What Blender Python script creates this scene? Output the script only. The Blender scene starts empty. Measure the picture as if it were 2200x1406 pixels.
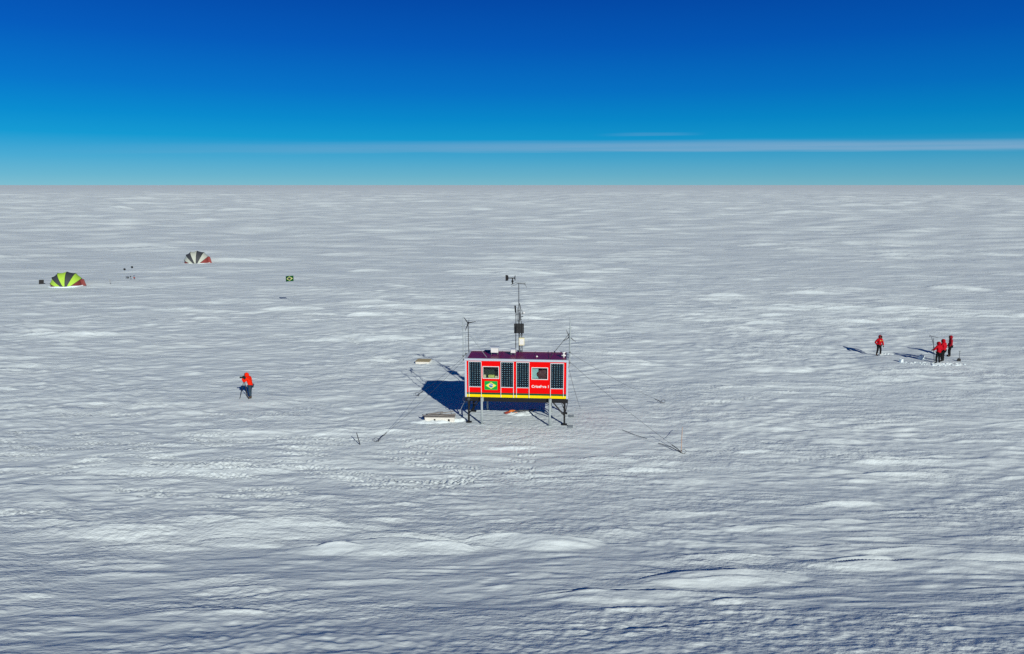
import bpy, bmesh, math, random
import numpy as np
from mathutils import Vector, Matrix
random.seed(7)
sc = bpy.context.scene
COL = sc.collection
R = math.radians

# ------------------------------------------------------------------ camera
FPX, HOR, CAMH = 1600.0, 397.8, 14.4            # focal length in photo pixels, horizon row, drone height (m)
TH = math.atan((703 - HOR) / FPX)
cam = bpy.data.cameras.new('camera'); camo = bpy.data.objects.new('camera', cam); COL.objects.link(camo)
cam.sensor_width = 36; cam.lens = 36 * FPX / 2200; cam.clip_start = 0.1; cam.clip_end = 200000
camo.location = (0, 0, CAMH); camo.rotation_euler = (math.pi/2 - TH, 0, 0)
sc.camera = camo

def ray(px, py):
    a, b = (px-1100)/FPX, (703-py)/FPX
    return Vector((a, math.cos(TH) + b*math.sin(TH), -math.sin(TH) + b*math.cos(TH)))
def G(px, py, z=0.0):                            # where a surveyed point of the photo meets the level z
    r = ray(px, py); t = (z-CAMH)/r.z
    return (r.x*t, r.y*t)
def PY(px, py, y):                               # point at forward distance y
    r = ray(px, py); t = y/r.y
    return Vector((r.x*t, y, CAMH + r.z*t))

# ------------------------------------------------------------------ view, sun, sky
sc.view_settings.view_transform = 'Standard'; sc.view_settings.look = 'None'
sc.cycles.use_denoising = False; sc.view_settings.exposure = 0; sc.view_settings.gamma = 1; sc.view_settings.use_curve_mapping = False
SEL, SAZ = R(25.0), math.atan2(0.413, -0.911)
sd = Vector((math.sin(SAZ)*math.cos(SEL), math.cos(SAZ)*math.cos(SEL), math.sin(SEL)))
sl = bpy.data.lights.new('sun', 'SUN'); sl.energy = 3.7; sl.angle = R(0.5); sl.color = (1.0, 0.985, 0.88)
so = bpy.data.objects.new('sun', sl); COL.objects.link(so)
so.rotation_euler = sd.to_track_quat('Z', 'Y').to_euler(); so.location = (30, -60, 60)

class NT:
    def __init__(s, nt): s.nt = nt
    def n(s, t, **k):
        o = s.nt.nodes.new(t)
        for a, v in k.items(): setattr(o, a, v)
        return o
    def l(s, a, b): s.nt.links.new(a, b)
    def m(s, op, a, b=None, c=None, clamp=False):
        o = s.n('ShaderNodeMath', operation=op); o.use_clamp = clamp
        for i, v in enumerate((a, b, c)):
            if v is None: continue
            if isinstance(v, (int, float)): o.inputs[i].default_value = v
            else: s.l(v, o.inputs[i])
        return o.outputs[0]
    def ss(s, v, a, b):                          # smoothstep a..b -> 0..1
        o = s.n('ShaderNodeMapRange', interpolation_type='SMOOTHSTEP')
        s.l(v, o.inputs[0]); o.inputs[1].default_value = a; o.inputs[2].default_value = b
        return o.outputs[0]
    def mix(s, f, a, b, mode='MIX'):
        o = s.n('ShaderNodeMix', data_type='RGBA', blend_type=mode)
        for i, v in ((0, f), (6, a), (7, b)):
            if isinstance(v, (int, float)): o.inputs[i].default_value = v
            elif isinstance(v, tuple): o.inputs[i].default_value = (*v[:3], 1)
            else: s.l(v, o.inputs[i])
        return o.outputs[2]

def world():
    w = bpy.data.worlds.new('World'); sc.world = w; w.use_nodes = True
    nt = w.node_tree; nt.nodes.clear(); q = NT(nt)
    sky = q.n('ShaderNodeTexSky', sky_type='NISHITA'); sky.sun_disc = False
    sky.sun_elevation = SEL; sky.sun_rotation = SAZ; sky.altitude = 1200; sky.air_density = 1; sky.dust_density = 0; sky.ozone_density = 5
    tc = q.n('ShaderNodeTexCoord'); sp = q.n('ShaderNodeSeparateXYZ'); q.l(tc.outputs['Generated'], sp.inputs[0])
    x, y, z = sp.outputs
    rp = q.n('ShaderNodeValToRGB'); q.l(z, rp.inputs[0]); e = rp.color_ramp.elements
    stops = [(0.0, (.19, .47, .58)), (.012, (.13, .43, .585)), (.034, (.055, .37, .605)), (.058, (.004, .300, .60)), (.082, (0, .24, .58)),
             (.116, (0, .165, .55)), (.171, (0, .098, .47)), (.223, (0, .066, .385)), (.40, (0, .028, .13)), (1.0, (0, .015, .06))]
    while len(e) < len(stops): e.new(1.0)
    for el, (p, c) in zip(e, stops): el.position = p; el.color = (*c, 1)
    # the clear antarctic air is deeper blue than the sky model alone gives: grade the model towards it
    gr = q.mix(1.0, rp.outputs[0], (10.0, 10.0, 10.0), 'MULTIPLY')
    c = q.mix(0.993, sky.outputs[0], gr)
    az = q.m('DIVIDE', x, q.m('MAXIMUM', y, 0.05))
    side = q.m('SUBTRACT', 1.0, q.m('MULTIPLY', q.m('MAXIMUM', q.m('MINIMUM', az, 1.0), -1.0), 0.13))
    cs = q.n('ShaderNodeCombineXYZ')
    for i in range(3): q.l(side, cs.inputs[i])
    c = q.mix(1.0, c, cs.outputs[0], 'MULTIPLY')
    # long thin stratus band low over the ice
    t = q.m('DIVIDE', z, q.m('MAXIMUM', y, 0.05))
    tt = q.m('SUBTRACT', t, q.m('MULTIPLY', az, 0.0042))
    mp = q.n('ShaderNodeCombineXYZ'); q.l(q.m('MULTIPLY', az, 5.0), mp.inputs[0]); q.l(q.m('MULTIPLY', t, 260.0), mp.inputs[1])
    nz = q.n('ShaderNodeTexNoise'); nz.inputs['Scale'].default_value = 1.0; nz.inputs['Detail'].default_value = 4; q.l(mp.outputs[0], nz.inputs['Vector'])
    tw = q.m('ADD', tt, q.m('MULTIPLY', q.m('SUBTRACT', nz.outputs[0], 0.5), 0.006))
    band = q.m('MULTIPLY', q.ss(tw, .0400, .0448), q.m('SUBTRACT', 1.0, q.ss(tw, .0500, .0585)))
    fade = q.ss(az, -0.75, 0.5)
    fwd = q.ss(y, 0.1, 0.3)
    a1 = q.m('MULTIPLY', q.m('MULTIPLY', band, fade), q.m('MULTIPLY', fwd, q.m('ADD', 0.40, q.m('MULTIPLY', nz.outputs[0], 0.6))))
    # faint wisp above it
    wz = q.m('MULTIPLY', q.ss(tw, .0610, .0632), q.m('SUBTRACT', 1.0, q.ss(tw, .0640, .0665)))
    wa = q.m('MULTIPLY', q.ss(az, .10, .17), q.m('SUBTRACT', 1.0, q.ss(az, .2, .26)))
    a2 = q.m('MULTIPLY', q.m('MULTIPLY', wz, wa), q.m('MULTIPLY', fwd, 0.16))
    c = q.mix(q.m('MINIMUM', q.m('ADD', a1, a2), 1.0), c, (2.2, 4.1, 6.1))
    bg = q.n('ShaderNodeBackground'); bg.inputs[1].default_value = 0.1; q.l(c, bg.inputs[0])
    out = q.n('ShaderNodeOutputWorld'); q.l(bg.outputs[0], out.inputs[0])
world()

# ------------------------------------------------------------------ materials
def mat(name, col, rough=0.6, metal=0.0, var=0.12, scale=6.0, bump=0.15, spec=0.4, coat=0.0):
    m = bpy.data.materials.new(name); m.use_nodes = True; q = NT(m.node_tree); b = m.node_tree.nodes['Principled BSDF']
    tc = q.n('ShaderNodeTexCoord'); nz = q.n('ShaderNodeTexNoise'); nz.inputs['Scale'].default_value = scale; nz.inputs['Detail'].default_value = 5
    q.l(tc.outputs['Object'], nz.inputs['Vector'])
    c = q.mix(nz.outputs[0], tuple(v*(1-var) for v in col), tuple(min(1, v*(1+var)) for v in col))
    q.l(c, b.inputs['Base Color'])
    q.l(q.m('ADD', rough-0.08, q.m('MULTIPLY', nz.outputs[0], 0.16)), b.inputs['Roughness'])
    b.inputs['Metallic'].default_value = metal; b.inputs['Specular IOR Level'].default_value = spec; b.inputs['Coat Weight'].default_value = coat
    if bump:
        bp = q.n('ShaderNodeBump'); bp.inputs['Strength'].default_value = bump; bp.inputs['Distance'].default_value = 0.01
        n2 = q.n('ShaderNodeTexNoise'); n2.inputs['Scale'].default_value = scale*5; q.l(tc.outputs['Object'], n2.inputs['Vector'])
        q.l(n2.outputs[0], bp.inputs['Height']); q.l(bp.outputs[0], b.inputs['Normal'])
    return m

def snow_mat(name='snow', fine=True):
    m = bpy.data.materials.new(name); m.use_nodes = True; q = NT(m.node_tree); b = m.node_tree.nodes['Principled BSDF']
    tc = q.n('ShaderNodeTexCoord')
    def noise(sx, sy, det=4, rot=0.0, rough=0.55):
        mp = q.n('ShaderNodeMapping'); mp.inputs['Scale'].default_value = (sx, sy, 1); mp.inputs['Rotation'].default_value = (0, 0, rot)
        q.l(tc.outputs['Object'], mp.inputs[0])
        nz = q.n('ShaderNodeTexNoise'); nz.inputs['Scale'].default_value = 1; nz.inputs['Detail'].default_value = det; nz.inputs['Roughness'].default_value = rough
        q.l(mp.outputs[0], nz.inputs['Vector']); return nz.outputs[0]
    big = noise(.05, .12, 3)
    q.l(q.mix(big, (.735, .825, .86), (.78, .855, .875)), b.inputs['Base Color'])
    b.inputs['Roughness'].default_value = 0.75; b.inputs['Specular IOR Level'].default_value = 0.2
    if fine:
        patch = q.ss(noise(.10, .22, 2), .40, .62); patch2 = q.ss(noise(.21, .33, 2, R(20)), .38, .62)
        streak = noise(.55, 1.9, 4, R(-6), .5); s2 = noise(.8, 2.3, 4, R(11), .5); grain = noise(4.2, 7.5, 3, R(5))
        h = q.m('ADD', q.m('MULTIPLY', streak, q.m('ADD', .02, q.m('MULTIPLY', patch2, .11))), q.m('MULTIPLY', s2, q.m('SUBTRACT', .09, q.m('MULTIPLY', patch2, .08))))
        h = q.m('ADD', h, q.m('MULTIPLY', q.m('MULTIPLY', grain, q.m('ADD', .30, patch)), .048))
        bp = q.n('ShaderNodeBump'); bp.inputs['Strength'].default_value = 1.0; bp.inputs['Distance'].default_value = 1.0
        q.l(h, bp.inputs['Height']); q.l(bp.outputs[0], b.inputs['Normal'])
    else:
        bp = q.n('ShaderNodeBump'); bp.inputs['Strength'].default_value = .5; bp.inputs['Distance'].default_value = .04
        q.l(noise(9, 9, 4), bp.inputs['Height']); q.l(bp.outputs[0], b.inputs['Normal'])
    return m

FLAG_NODES = {}
def flag_mat(name, green, yellow, blue, white):
    m = bpy.data.materials.new(name); m.use_nodes = True; q = NT(m.node_tree); b = m.node_tree.nodes['Principled BSDF']
    tc = q.n('ShaderNodeTexCoord'); sp = q.n('ShaderNodeSeparateXYZ'); q.l(tc.outputs['UV'], sp.inputs[0])
    x = q.m('MULTIPLY', q.m('SUBTRACT', sp.outputs[0], .5), 20.0); y = q.m('MULTIPLY', q.m('SUBTRACT', sp.outputs[1], .5), 14.0)
    rh = q.m('LESS_THAN', q.m('ADD', q.m('DIVIDE', q.m('ABSOLUTE', x), 8.3), q.m('DIVIDE', q.m('ABSOLUTE', y), 5.3)), 1.0)
    rr = q.m('SQRT', q.m('ADD', q.m('MULTIPLY', x, x), q.m('MULTIPLY', y, y)))
    disc = q.m('LESS_THAN', rr, 3.3)
    bx = q.m('ADD', x, 2.0); by = q.m('ADD', y, 7.0)
    rb = q.m('SQRT', q.m('ADD', q.m('MULTIPLY', bx, bx), q.m('MULTIPLY', by, by)))
    arc = q.m('MULTIPLY', q.m('MULTIPLY', q.m('GREATER_THAN', rb, 7.8), q.m('LESS_THAN', rb, 8.7)), disc)
    # star field: tiny pale dots in the lower part of the disc
    vo = q.n('ShaderNodeTexVoronoi'); vo.inputs['Scale'].default_value = 26; q.l(tc.outputs['UV'], vo.inputs['Vector'])
    st = q.m('MULTIPLY', q.m('MULTIPLY', q.m('LESS_THAN', vo.outputs['Distance'], .2), disc), q.m('LESS_THAN', rb, 7.3))
    c = q.mix(rh, green, yellow); c = q.mix(disc, c, blue); c = q.mix(st, c, white); c = q.mix(arc, c, white)
    q.l(c, b.inputs['Base Color']); b.inputs['Roughness'].default_value = .6; b.inputs['Specular IOR Level'].default_value = .2
    return m

def cell_mat():
    m = bpy.data.materials.new('solar_cells'); m.use_nodes = True; q = NT(m.node_tree); b = m.node_tree.nodes['Principled BSDF']
    tc = q.n('ShaderNodeTexCoord'); sp = q.n('ShaderNodeSeparateXYZ'); q.l(tc.outputs['UV'], sp.inputs[0])
    u = q.m('MULTIPLY', sp.outputs[0], 5.0); v = q.m('MULTIPLY', sp.outputs[1], 12.0)
    du = q.m('ABSOLUTE', q.m('SUBTRACT', q.m('FRACT', u), .5)); dv = q.m('ABSOLUTE', q.m('SUBTRACT', q.m('FRACT', v), .5))
    dia = q.m('ADD', du, q.m('MULTIPLY', dv, 1.2))
    dot = q.m('SUBTRACT', 1.0, q.ss(dia, .15, .21))
    line = q.m('MULTIPLY', q.m('GREATER_THAN', q.m('MAXIMUM', du, dv), .485), .05)
    wn = q.n('ShaderNodeTexWhiteNoise'); cv = q.n('ShaderNodeCombineXYZ'); q.l(q.m('FLOOR', u), cv.inputs[0]); q.l(q.m('FLOOR', v), cv.inputs[1]); q.l(cv.outputs[0], wn.inputs['Vector'])
    dc = q.mix(wn.outputs['Value'], (.10, .40, .60), (.42, .64, .74))
    c = q.mix(q.m('MAXIMUM', dot, line), (.003, .006, .012), dc)
    q.l(c, b.inputs['Base Color']); b.inputs['Roughness'].default_value = .25; b.inputs['Specular IOR Level'].default_value = .35
    return m

def glass_mat():
    m = bpy.data.materials.new('window_glass'); m.use_nodes = True; nt = m.node_tree; nt.nodes.clear(); q = NT(nt)
    tr = q.n('ShaderNodeBsdfTransparent'); tr.inputs[0].default_value = (.88, .92, .92, 1); gl = q.n('ShaderNodeBsdfGlossy'); gl.inputs['Roughness'].default_value = .03
    fr = q.n('ShaderNodeFresnel'); fr.inputs[0].default_value = 1.5
    mx = q.n('ShaderNodeMixShader'); q.l(fr.outputs[0], mx.inputs[0]); q.l(tr.outputs[0], mx.inputs[1]); q.l(gl.outputs[0], mx.inputs[2])
    o = q.n('ShaderNodeOutputMaterial'); q.l(mx.outputs[0], o.inputs[0]); return m

def roof_mat():
    m = mat('roof_paint', (.17, .008, .06), .38, 0, .35, 2.2, .2, .22)
    return m

M = dict(
    snow=snow_mat(), heap=snow_mat('packed_snow', False),
    red=mat('red_panel', (.82, .002, .002), .5, 0, .04, 3, .05, .08), trim=mat('pale_aluminium', (.50, .55, .62), .45, .0, .06, 8, .05),
    white=mat('white_paint', (.80, .80, .78), .5, 0, .05, 6), cyan=mat('pale_rail', (.74, .80, .82), .4, 0, .06, 8, .05),
    green=mat('green_stripe', (.0, .075, .035), .5, 0, .1, 5, .05, .2), yellow=mat('yellow_stripe', (.92, .70, .0), .5, 0, .06, 5, .05, .2),
    black=mat('black_steel', (.012, .012, .013), .5, 0, .3, 9, .1, .3), grey=mat('galvanised_steel', (.36, .41, .42), .5, .0, .15, 9, .1),
    dgrey=mat('weathered_steel', (.10, .11, .12), .5, .0, .25, 9, .1), roof=roof_mat(), cells=cell_mat(), glass=glass_mat(),
    flag=flag_mat('flag_panel_print', (.0, .36, .055), (.85, .78, .12), (.03, .17, .42), (.8, .8, .8)),
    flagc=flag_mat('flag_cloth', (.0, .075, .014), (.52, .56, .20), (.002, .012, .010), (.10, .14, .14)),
    inner=mat('dark_interior', (.012, .035, .022), .8, 0, .2), cream=mat('cream_card', (.78, .72, .45), .7, 0, .08), lime=mat('yellow_green_card', (.62, .66, .16), .7),
    curtain=mat('pale_blue_blind', (.40, .66, .66), .7, 0, .1, 4), seatred=mat('dark_red_vinyl', (.10, .018, .018), .5, 0, .2),
    wood=mat('bare_plywood', (.46, .38, .22), .75, 0, .15, 5), plank=mat('grey_weathered_wood', (.30, .28, .26), .85, 0, .25, 7, .4), crate=mat('white_crate', (.72, .69, .63), .6, 0, .06),
    wire=mat('steel_wire', (.05, .055, .06), .45, 0, .2), bamboo=mat('bamboo', (.52, .34, .24), .7, 0, .2), rope=mat('dark_rope', (.03, .035, .045), .8, 0, .2),
    orange=mat('orange_fabric', (.85, .22, .04), .8, 0, .15), rust=mat('red_brown_fabric', (.34, .05, .03), .8, 0, .15),
    jred=mat('red_parka', (.46, .004, .014), .75, 0, .18, 9, .5, .1), jdark=mat('dark_red_parka', (.30, .008, .018), .75, 0, .2, 9, .5, .1), jor=mat('orange_red_parka', (.95, .022, .003), .75, 0, .12, 9, .5, .1),
    trous=mat('black_trousers', (.010, .009, .010), .8, 0, .2, 9, .4, .2), slate=mat('slate_trousers', (.035, .06, .085), .8, 0, .2, 9, .4, .2), boot=mat('dark_boot', (.014, .013, .012), .6),
    tan=mat('tan_boot', (.07, .05, .035), .7), glove=mat('black_glove', (.012, .012, .012), .7), skin=mat('skin', (.48, .27, .19), .5, 0, .08), fur=mat('brown_hood_trim', (.10, .03, .02), .9, 0, .3),
    goggle=mat('dark_goggles', (.01, .01, .012), .15), patch=mat('yellow_patch', (.75, .55, .08), .7),
    tlime=mat('lime_tent_fabric', (.42, .68, .07), .6, 0, .10, 3, .3, .2), tdark=mat('charcoal_tent_fabric', (.055, .060, .068), .6, 0, .12, 3, .3, .2), tred=mat('brick_red_tent_fabric', (.22, .048, .045), .6, 0, .12, 3, .3, .2),
    tred2=mat('red_tent_fabric', (.27, .055, .05), .6, 0, .12, 3, .3, .2), twhite=mat('off_white_tent_fabric', (.50, .53, .46), .6, 0, .10, 3, .3, .2),
)

# ------------------------------------------------------------------ mesh helpers
class MB:
    def __init__(s): s.bm = bmesh.new(); s.uv = None
    def box(s, c, d, rz=0.0, rx=0.0, ry=0.0, bev=0.0):
        r = bmesh.ops.create_cube(s.bm, size=1.0)
        vs = r['verts']
        T = Matrix.Translation(c) @ Matrix.Rotation(rz, 4, 'Z') @ Matrix.Rotation(ry, 4, 'Y') @ Matrix.Rotation(rx, 4, 'X') @ Matrix.Diagonal((*d, 1))
        bmesh.ops.transform(s.bm, matrix=T, verts=vs)
        if bev:
            es = list({e for v in vs for e in v.link_edges})
            bmesh.ops.bevel(s.bm, geom=es, offset=bev, segments=2, affect='EDGES', profile=.5)
        return s
    def bx(s, x0, x1, y0, y1, z0, z1, bev=0.0): return s.box(((x0+x1)/2, (y0+y1)/2, (z0+z1)/2), (x1-x0, y1-y0, z1-z0), bev=bev)
    def tube(s, pts, r, n=8, cap=True):
        pts = [Vector(p) for p in pts]; k = len(pts); rs = r if isinstance(r, (list, tuple)) else [r]*k
        rings = []
        for i, p in enumerate(pts):
            t = (pts[min(i+1, k-1)] - pts[max(i-1, 0)]).normalized()
            a = t.cross(Vector((0, 0, 1)) if abs(t.z) < .9 else Vector((1, 0, 0))).normalized(); b = t.cross(a)
            rings.append([s.bm.verts.new(p + (a*math.cos(2*math.pi*j/n) + b*math.sin(2*math.pi*j/n))*rs[i]) for j in range(n)])
        for i in range(k-1):
            for j in range(n): s.bm.faces.new((rings[i][j], rings[i][(j+1) % n], rings[i+1][(j+1) % n], rings[i+1][j]))
        if cap:
            s.bm.faces.new(rings[0][::-1]); s.bm.faces.new(rings[-1])
        return s
    def ball(s, c, d, seg=12, rz=0.0, rx=0.0):
        r = bmesh.ops.create_uvsphere(s.bm, u_segments=seg, v_segments=max(6, seg*2//3), radius=1.0)
        bmesh.ops.transform(s.bm, matrix=Matrix.Translation(c) @ Matrix.Rotation(rz, 4, 'Z') @ Matrix.Rotation(rx, 4, 'X') @ Matrix.Diagonal((*d, 1)), verts=r['verts']); return s
    def prism(s, poly, axis_vec, origin=(0, 0, 0)):       # polygon of 3-D points extruded by a vector
        o = Vector(origin); a = [s.bm.verts.new(Vector(p)+o) for p in poly]; b = [s.bm.verts.new(Vector(p)+o+Vector(axis_vec)) for p in poly]; k = len(poly)
        s.bm.faces.new(a[::-1]); s.bm.faces.new(b)
        for i in range(k): s.bm.faces.new((a[i], a[(i+1) % k], b[(i+1) % k], b[i]))
        return s
    def build(s, name, m, parent=None, smooth=False, jit=0.0):
        if jit:
            for v in s.bm.verts: v.co += Vector((random.uniform(-jit, jit), random.uniform(-jit, jit), random.uniform(-jit, jit)))
        bmesh.ops.recalc_face_normals(s.bm, faces=s.bm.faces[:])
        me = bpy.data.meshes.new(name); s.bm.to_mesh(me); s.bm.free()
        if smooth: me.polygons.foreach_set('use_smooth', [True]*len(me.polygons))
        me.materials.append(m); o = bpy.data.objects.new(name, me); COL.objects.link(o)
        if parent: o.parent = parent
        return o
def tag(o, label=None, cat=None, group=None, kind=None):
    for k, v in (('label', label), ('category', cat), ('group', group), ('kind', kind)):
        if v: o[k] = v
    return o
def thing(name, label, cat, loc=(0, 0, 0), rz=0.0, group=None):
    o = bpy.data.objects.new(name, None); COL.objects.link(o); o.empty_display_size = .3
    o.location = loc; o.rotation_euler = (0, 0, rz); return tag(o, label, cat, group)
def copy_tree(o, parent=None):
    c = o.copy(); COL.objects.link(c)
    if parent: c.parent = parent
    for ch in list(o.children): copy_tree(ch, c)
    return c

# ------------------------------------------------------------------ snow surface (height as a function of place)
rng = np.random.default_rng(3)
GA = rng.random(4096)*2*np.pi; GX, GY = np.cos(GA), np.sin(GA)
def pn(x, y, seed=0):
    xi = np.floor(x).astype(np.int64); yi = np.floor(y).astype(np.int64); fx = x-xi; fy = y-yi
    def g(ix, iy, dx, dy):
        h = (ix*73856093) ^ (iy*19349663) ^ (seed*83492791); h = (h ^ (h >> 13))*1274126177; h = (h ^ (h >> 16)) & 4095
        return GX[h]*dx + GY[h]*dy
    u = fx*fx*fx*(fx*(fx*6-15)+10); v = fy*fy*fy*(fy*(fy*6-15)+10)
    a = g(xi, yi, fx, fy); b = g(xi+1, yi, fx-1, fy); c = g(xi, yi+1, fx, fy-1); d = g(xi+1, yi+1, fx-1, fy-1)
    return ((a+(b-a)*u) + ((c+(d-c)*u) - (a+(b-a)*u))*v)*1.5
def sst(a, b, x):
    t = np.clip((x-a)/(b-a), 0, 1); return t*t*(3-2*t)

# individual wind drifts: photo spot, half width (m), ramp depth (m), height (m), skew of the crest
DR = []
def drift(px, py, hw, dep, h, sk=0.0): DR.append((*G(px, py), hw*1.2, dep*.55, h*.60, sk))
for a in [(850, 1212, 2.5, 1.5, .55), (700, 1216, 1.3, .8, .22), (1150, 1196, 2.4, 1.3, .50, -.05), (1000, 1182, 2.2, .8, .26), (860, 1186, 1.9, .8, .28, -.1),
          (430, 1156, 5.4, 2.4, .62, -.02), (650, 1156, 3.2, 1.3, .30), (520, 1196, 1.5, .9, .30, -.08), (220, 1165, 3.0, 1.2, .20),
          (1550, 1303, 2.5, 1.4, .36, .02), (1560, 1246, 1.9, .9, .22), (1660, 1230, 2.6, .8, .18),
          (1850, 1214, 2.6, .9, .20), (2050, 1234, 2.8, 1.1, .28, -.11), (2150, 1250, 2.0, .8, .18, -.08),
          (1420, 1116, 1.8, .7, .15), (1330, 1168, 1.2, .6, .12), (120, 1090, 2.5, .8, .14), (330, 1078, 3.2, 1.0, .20), (430, 1068, 2.4, .8, .15), (90, 1050, 3.0, 1.0, .15),
          (700, 926, 5.6, .8, .26, .0), (480, 930, 4.0, .8, .18), (680, 893, 4.2, 1.0, .14), (150, 880, 4.0, 1.2, .14), (300, 866, 5.0, 1.3, .14),
          (1900, 1020, 3.0, .9, .20, .05), (2100, 985, 4.0, 1.0, .18), (1720, 1010, 2.5, .8, .14, .1), (1950, 900, 4.0, 1.3, .16), (1560, 905, 2.4, 1.0, .12),
          (2000, 1160, 1.6, .7, .12), (1850, 1140, 1.8, .6, .10), (2150, 1105, 2.2, .8, .15), (900, 1290, 1.2, .6, .1), (640, 1350, 1.6, .6, .12, .2), (1120, 1330, 1.2, .5, .10), (400, 1310, 1.4, .5, .10, .2), (250, 1250, 1.5, .6, .10, .1),
          (1880, 783, 3.5, 1.4, .10), (1700, 775, 5, 2.0, .15), (1620, 820, 4, 1.5, .12), (700, 655, 9, 4.0, .35), (840, 655, 6, 3.5, .3), (1960, 550, 16, 9, .6), (80, 540, 14, 8, .6), (600, 555, 12, 8, .5)]: drift(*a)
# countless lesser drifts and wind-scoured hollows strewn over the plain, in swarms
def scatter(n, y0, y1, hw, seed, hol=.35, steep=.21, ra=(.08, .20)):
    g = np.random.default_rng(seed); k = 0
    yy = np.sqrt(g.uniform(y0*y0, y1*y1, n*4)); xx = g.uniform(-.86, .86, n*4)*yy
    dens = sst(-.35, .45, pn(xx/(hw*16), yy/(hw*9), 71))*.85+.15
    keep = g.random(n*4) < dens; xx, yy = xx[keep][:n], yy[keep][:n]
    for x, y in zip(xx, yy):
        w = hw*min(3.0, g.lognormal(0, .5)); d = min(1.7 if y0 < 300 else 4.0, w*g.uniform(*ra)); sk = g.normal(.02, .05)
        h = d*steep*g.uniform(.35, 1.35)
        DR.append((x, y, w, d, -h*.75 if g.random() < hol else h, sk))
scatter(1000, 19, 36, .60, 1, steep=.30); scatter(70, 19, 40, 1.7, 2, .2, .30, (.08, .15)); scatter(1900, 34, 75, .8, 3, steep=.30); scatter(190, 36, 90, 2.2, 4, .3, .28, (.09, .18))
scatter(3000, 70, 150, 1.6, 5, .45, .32, (.09, .2)); scatter(260, 80, 170, 3.8, 6, .3, .27, (.12, .24)); scatter(5200, 140, 420, 3.4, 7, .45, .25, (.12, .28)); scatter(330, 150, 420, 7, 8, .4, .17, (.1, .2)); scatter(3200, 380, 1500, 8, 9, .3, .22, (.25, .45))
DR = np.array(DR)
# tyre and track marks pressed in the snow: (photo polyline)
TR = []
def track(pts, wid=.28, amp=.040): TR.append(([G(*p) for p in pts], wid, amp))
for y0, y1, y2 in ((925, 934, 946), (936, 944, 957), (947, 955, 970), (958, 967, 984), (972, 982, 1000), (984, 995, 1012), (998, 1008, 1024), (1014, 1022, 1034)):
    track([(-300, y0-6), (0, y0), (520, y1), (1000, y2), (1150, y2+2)])
track([(-200, 1118), (100, 1110), (420, 1098), (760, 1085), (1010, 1058)]); track([(240, 1056), (560, 1052), (800, 1040), (1020, 1030)]); track([(300, 1070), (560, 1066), (800, 1052), (980, 1044)])
track([(1000, 1040), (1250, 1024), (1480, 1004), (1700, 984), (1880, 960)], .24, .018); track([(1250, 985), (1450, 975), (1640, 950), (1780, 920), (1900, 900)], .3, .016)
track([(1500, 830), (1620, 820), (1700, 812)], .6, .02); track([(-200, 898), (200, 888), (500, 888), (760, 884)], .5, .025); track([(0, 872), (200, 868), (480, 868), (720, 866)], .4, .02)

for tp in ([(560, 862), (700, 880), (860, 900), (990, 905)], [(1230, 905), (1400, 880), (1600, 850), (1800, 815), (1990, 785)], [(1000, 925), (1080, 935), (1200, 930)], [(900, 800), (800, 760), (690, 690), (640, 660)], [(1895, 766), (1960, 776)]): track(tp, .30, .034)

def drift_shape(x, y, D, jag, jb):
    cx, cy, hw, dep, hh, sk = D
    u = (x-cx)/hw; v = (y-cy-sk*(x-cx))/dep + .07*jag + .30*jb
    w = np.clip(1-u*u, 0, 1); v = v/np.maximum(w, .04)**.6
    if hh > 0: pr = np.clip((v+1.15)/1.6, 0, 1)*sst(-1.15, -.85, v)*(1-sst(.40, .40+max(.2+.35*((cx*7.3+cy*3.1) % 1.0), .0085*cy/dep), v))     # ramp to windward, sharp lip to lee
    else: pr = -np.clip((1.1-v)/1.6, 0, 1)*sst(-.62, -.45, v)*(1-sst(.9, 1.1, v))*.6           # scooped hollow
    return abs(hh)*w**.8*pr

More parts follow.
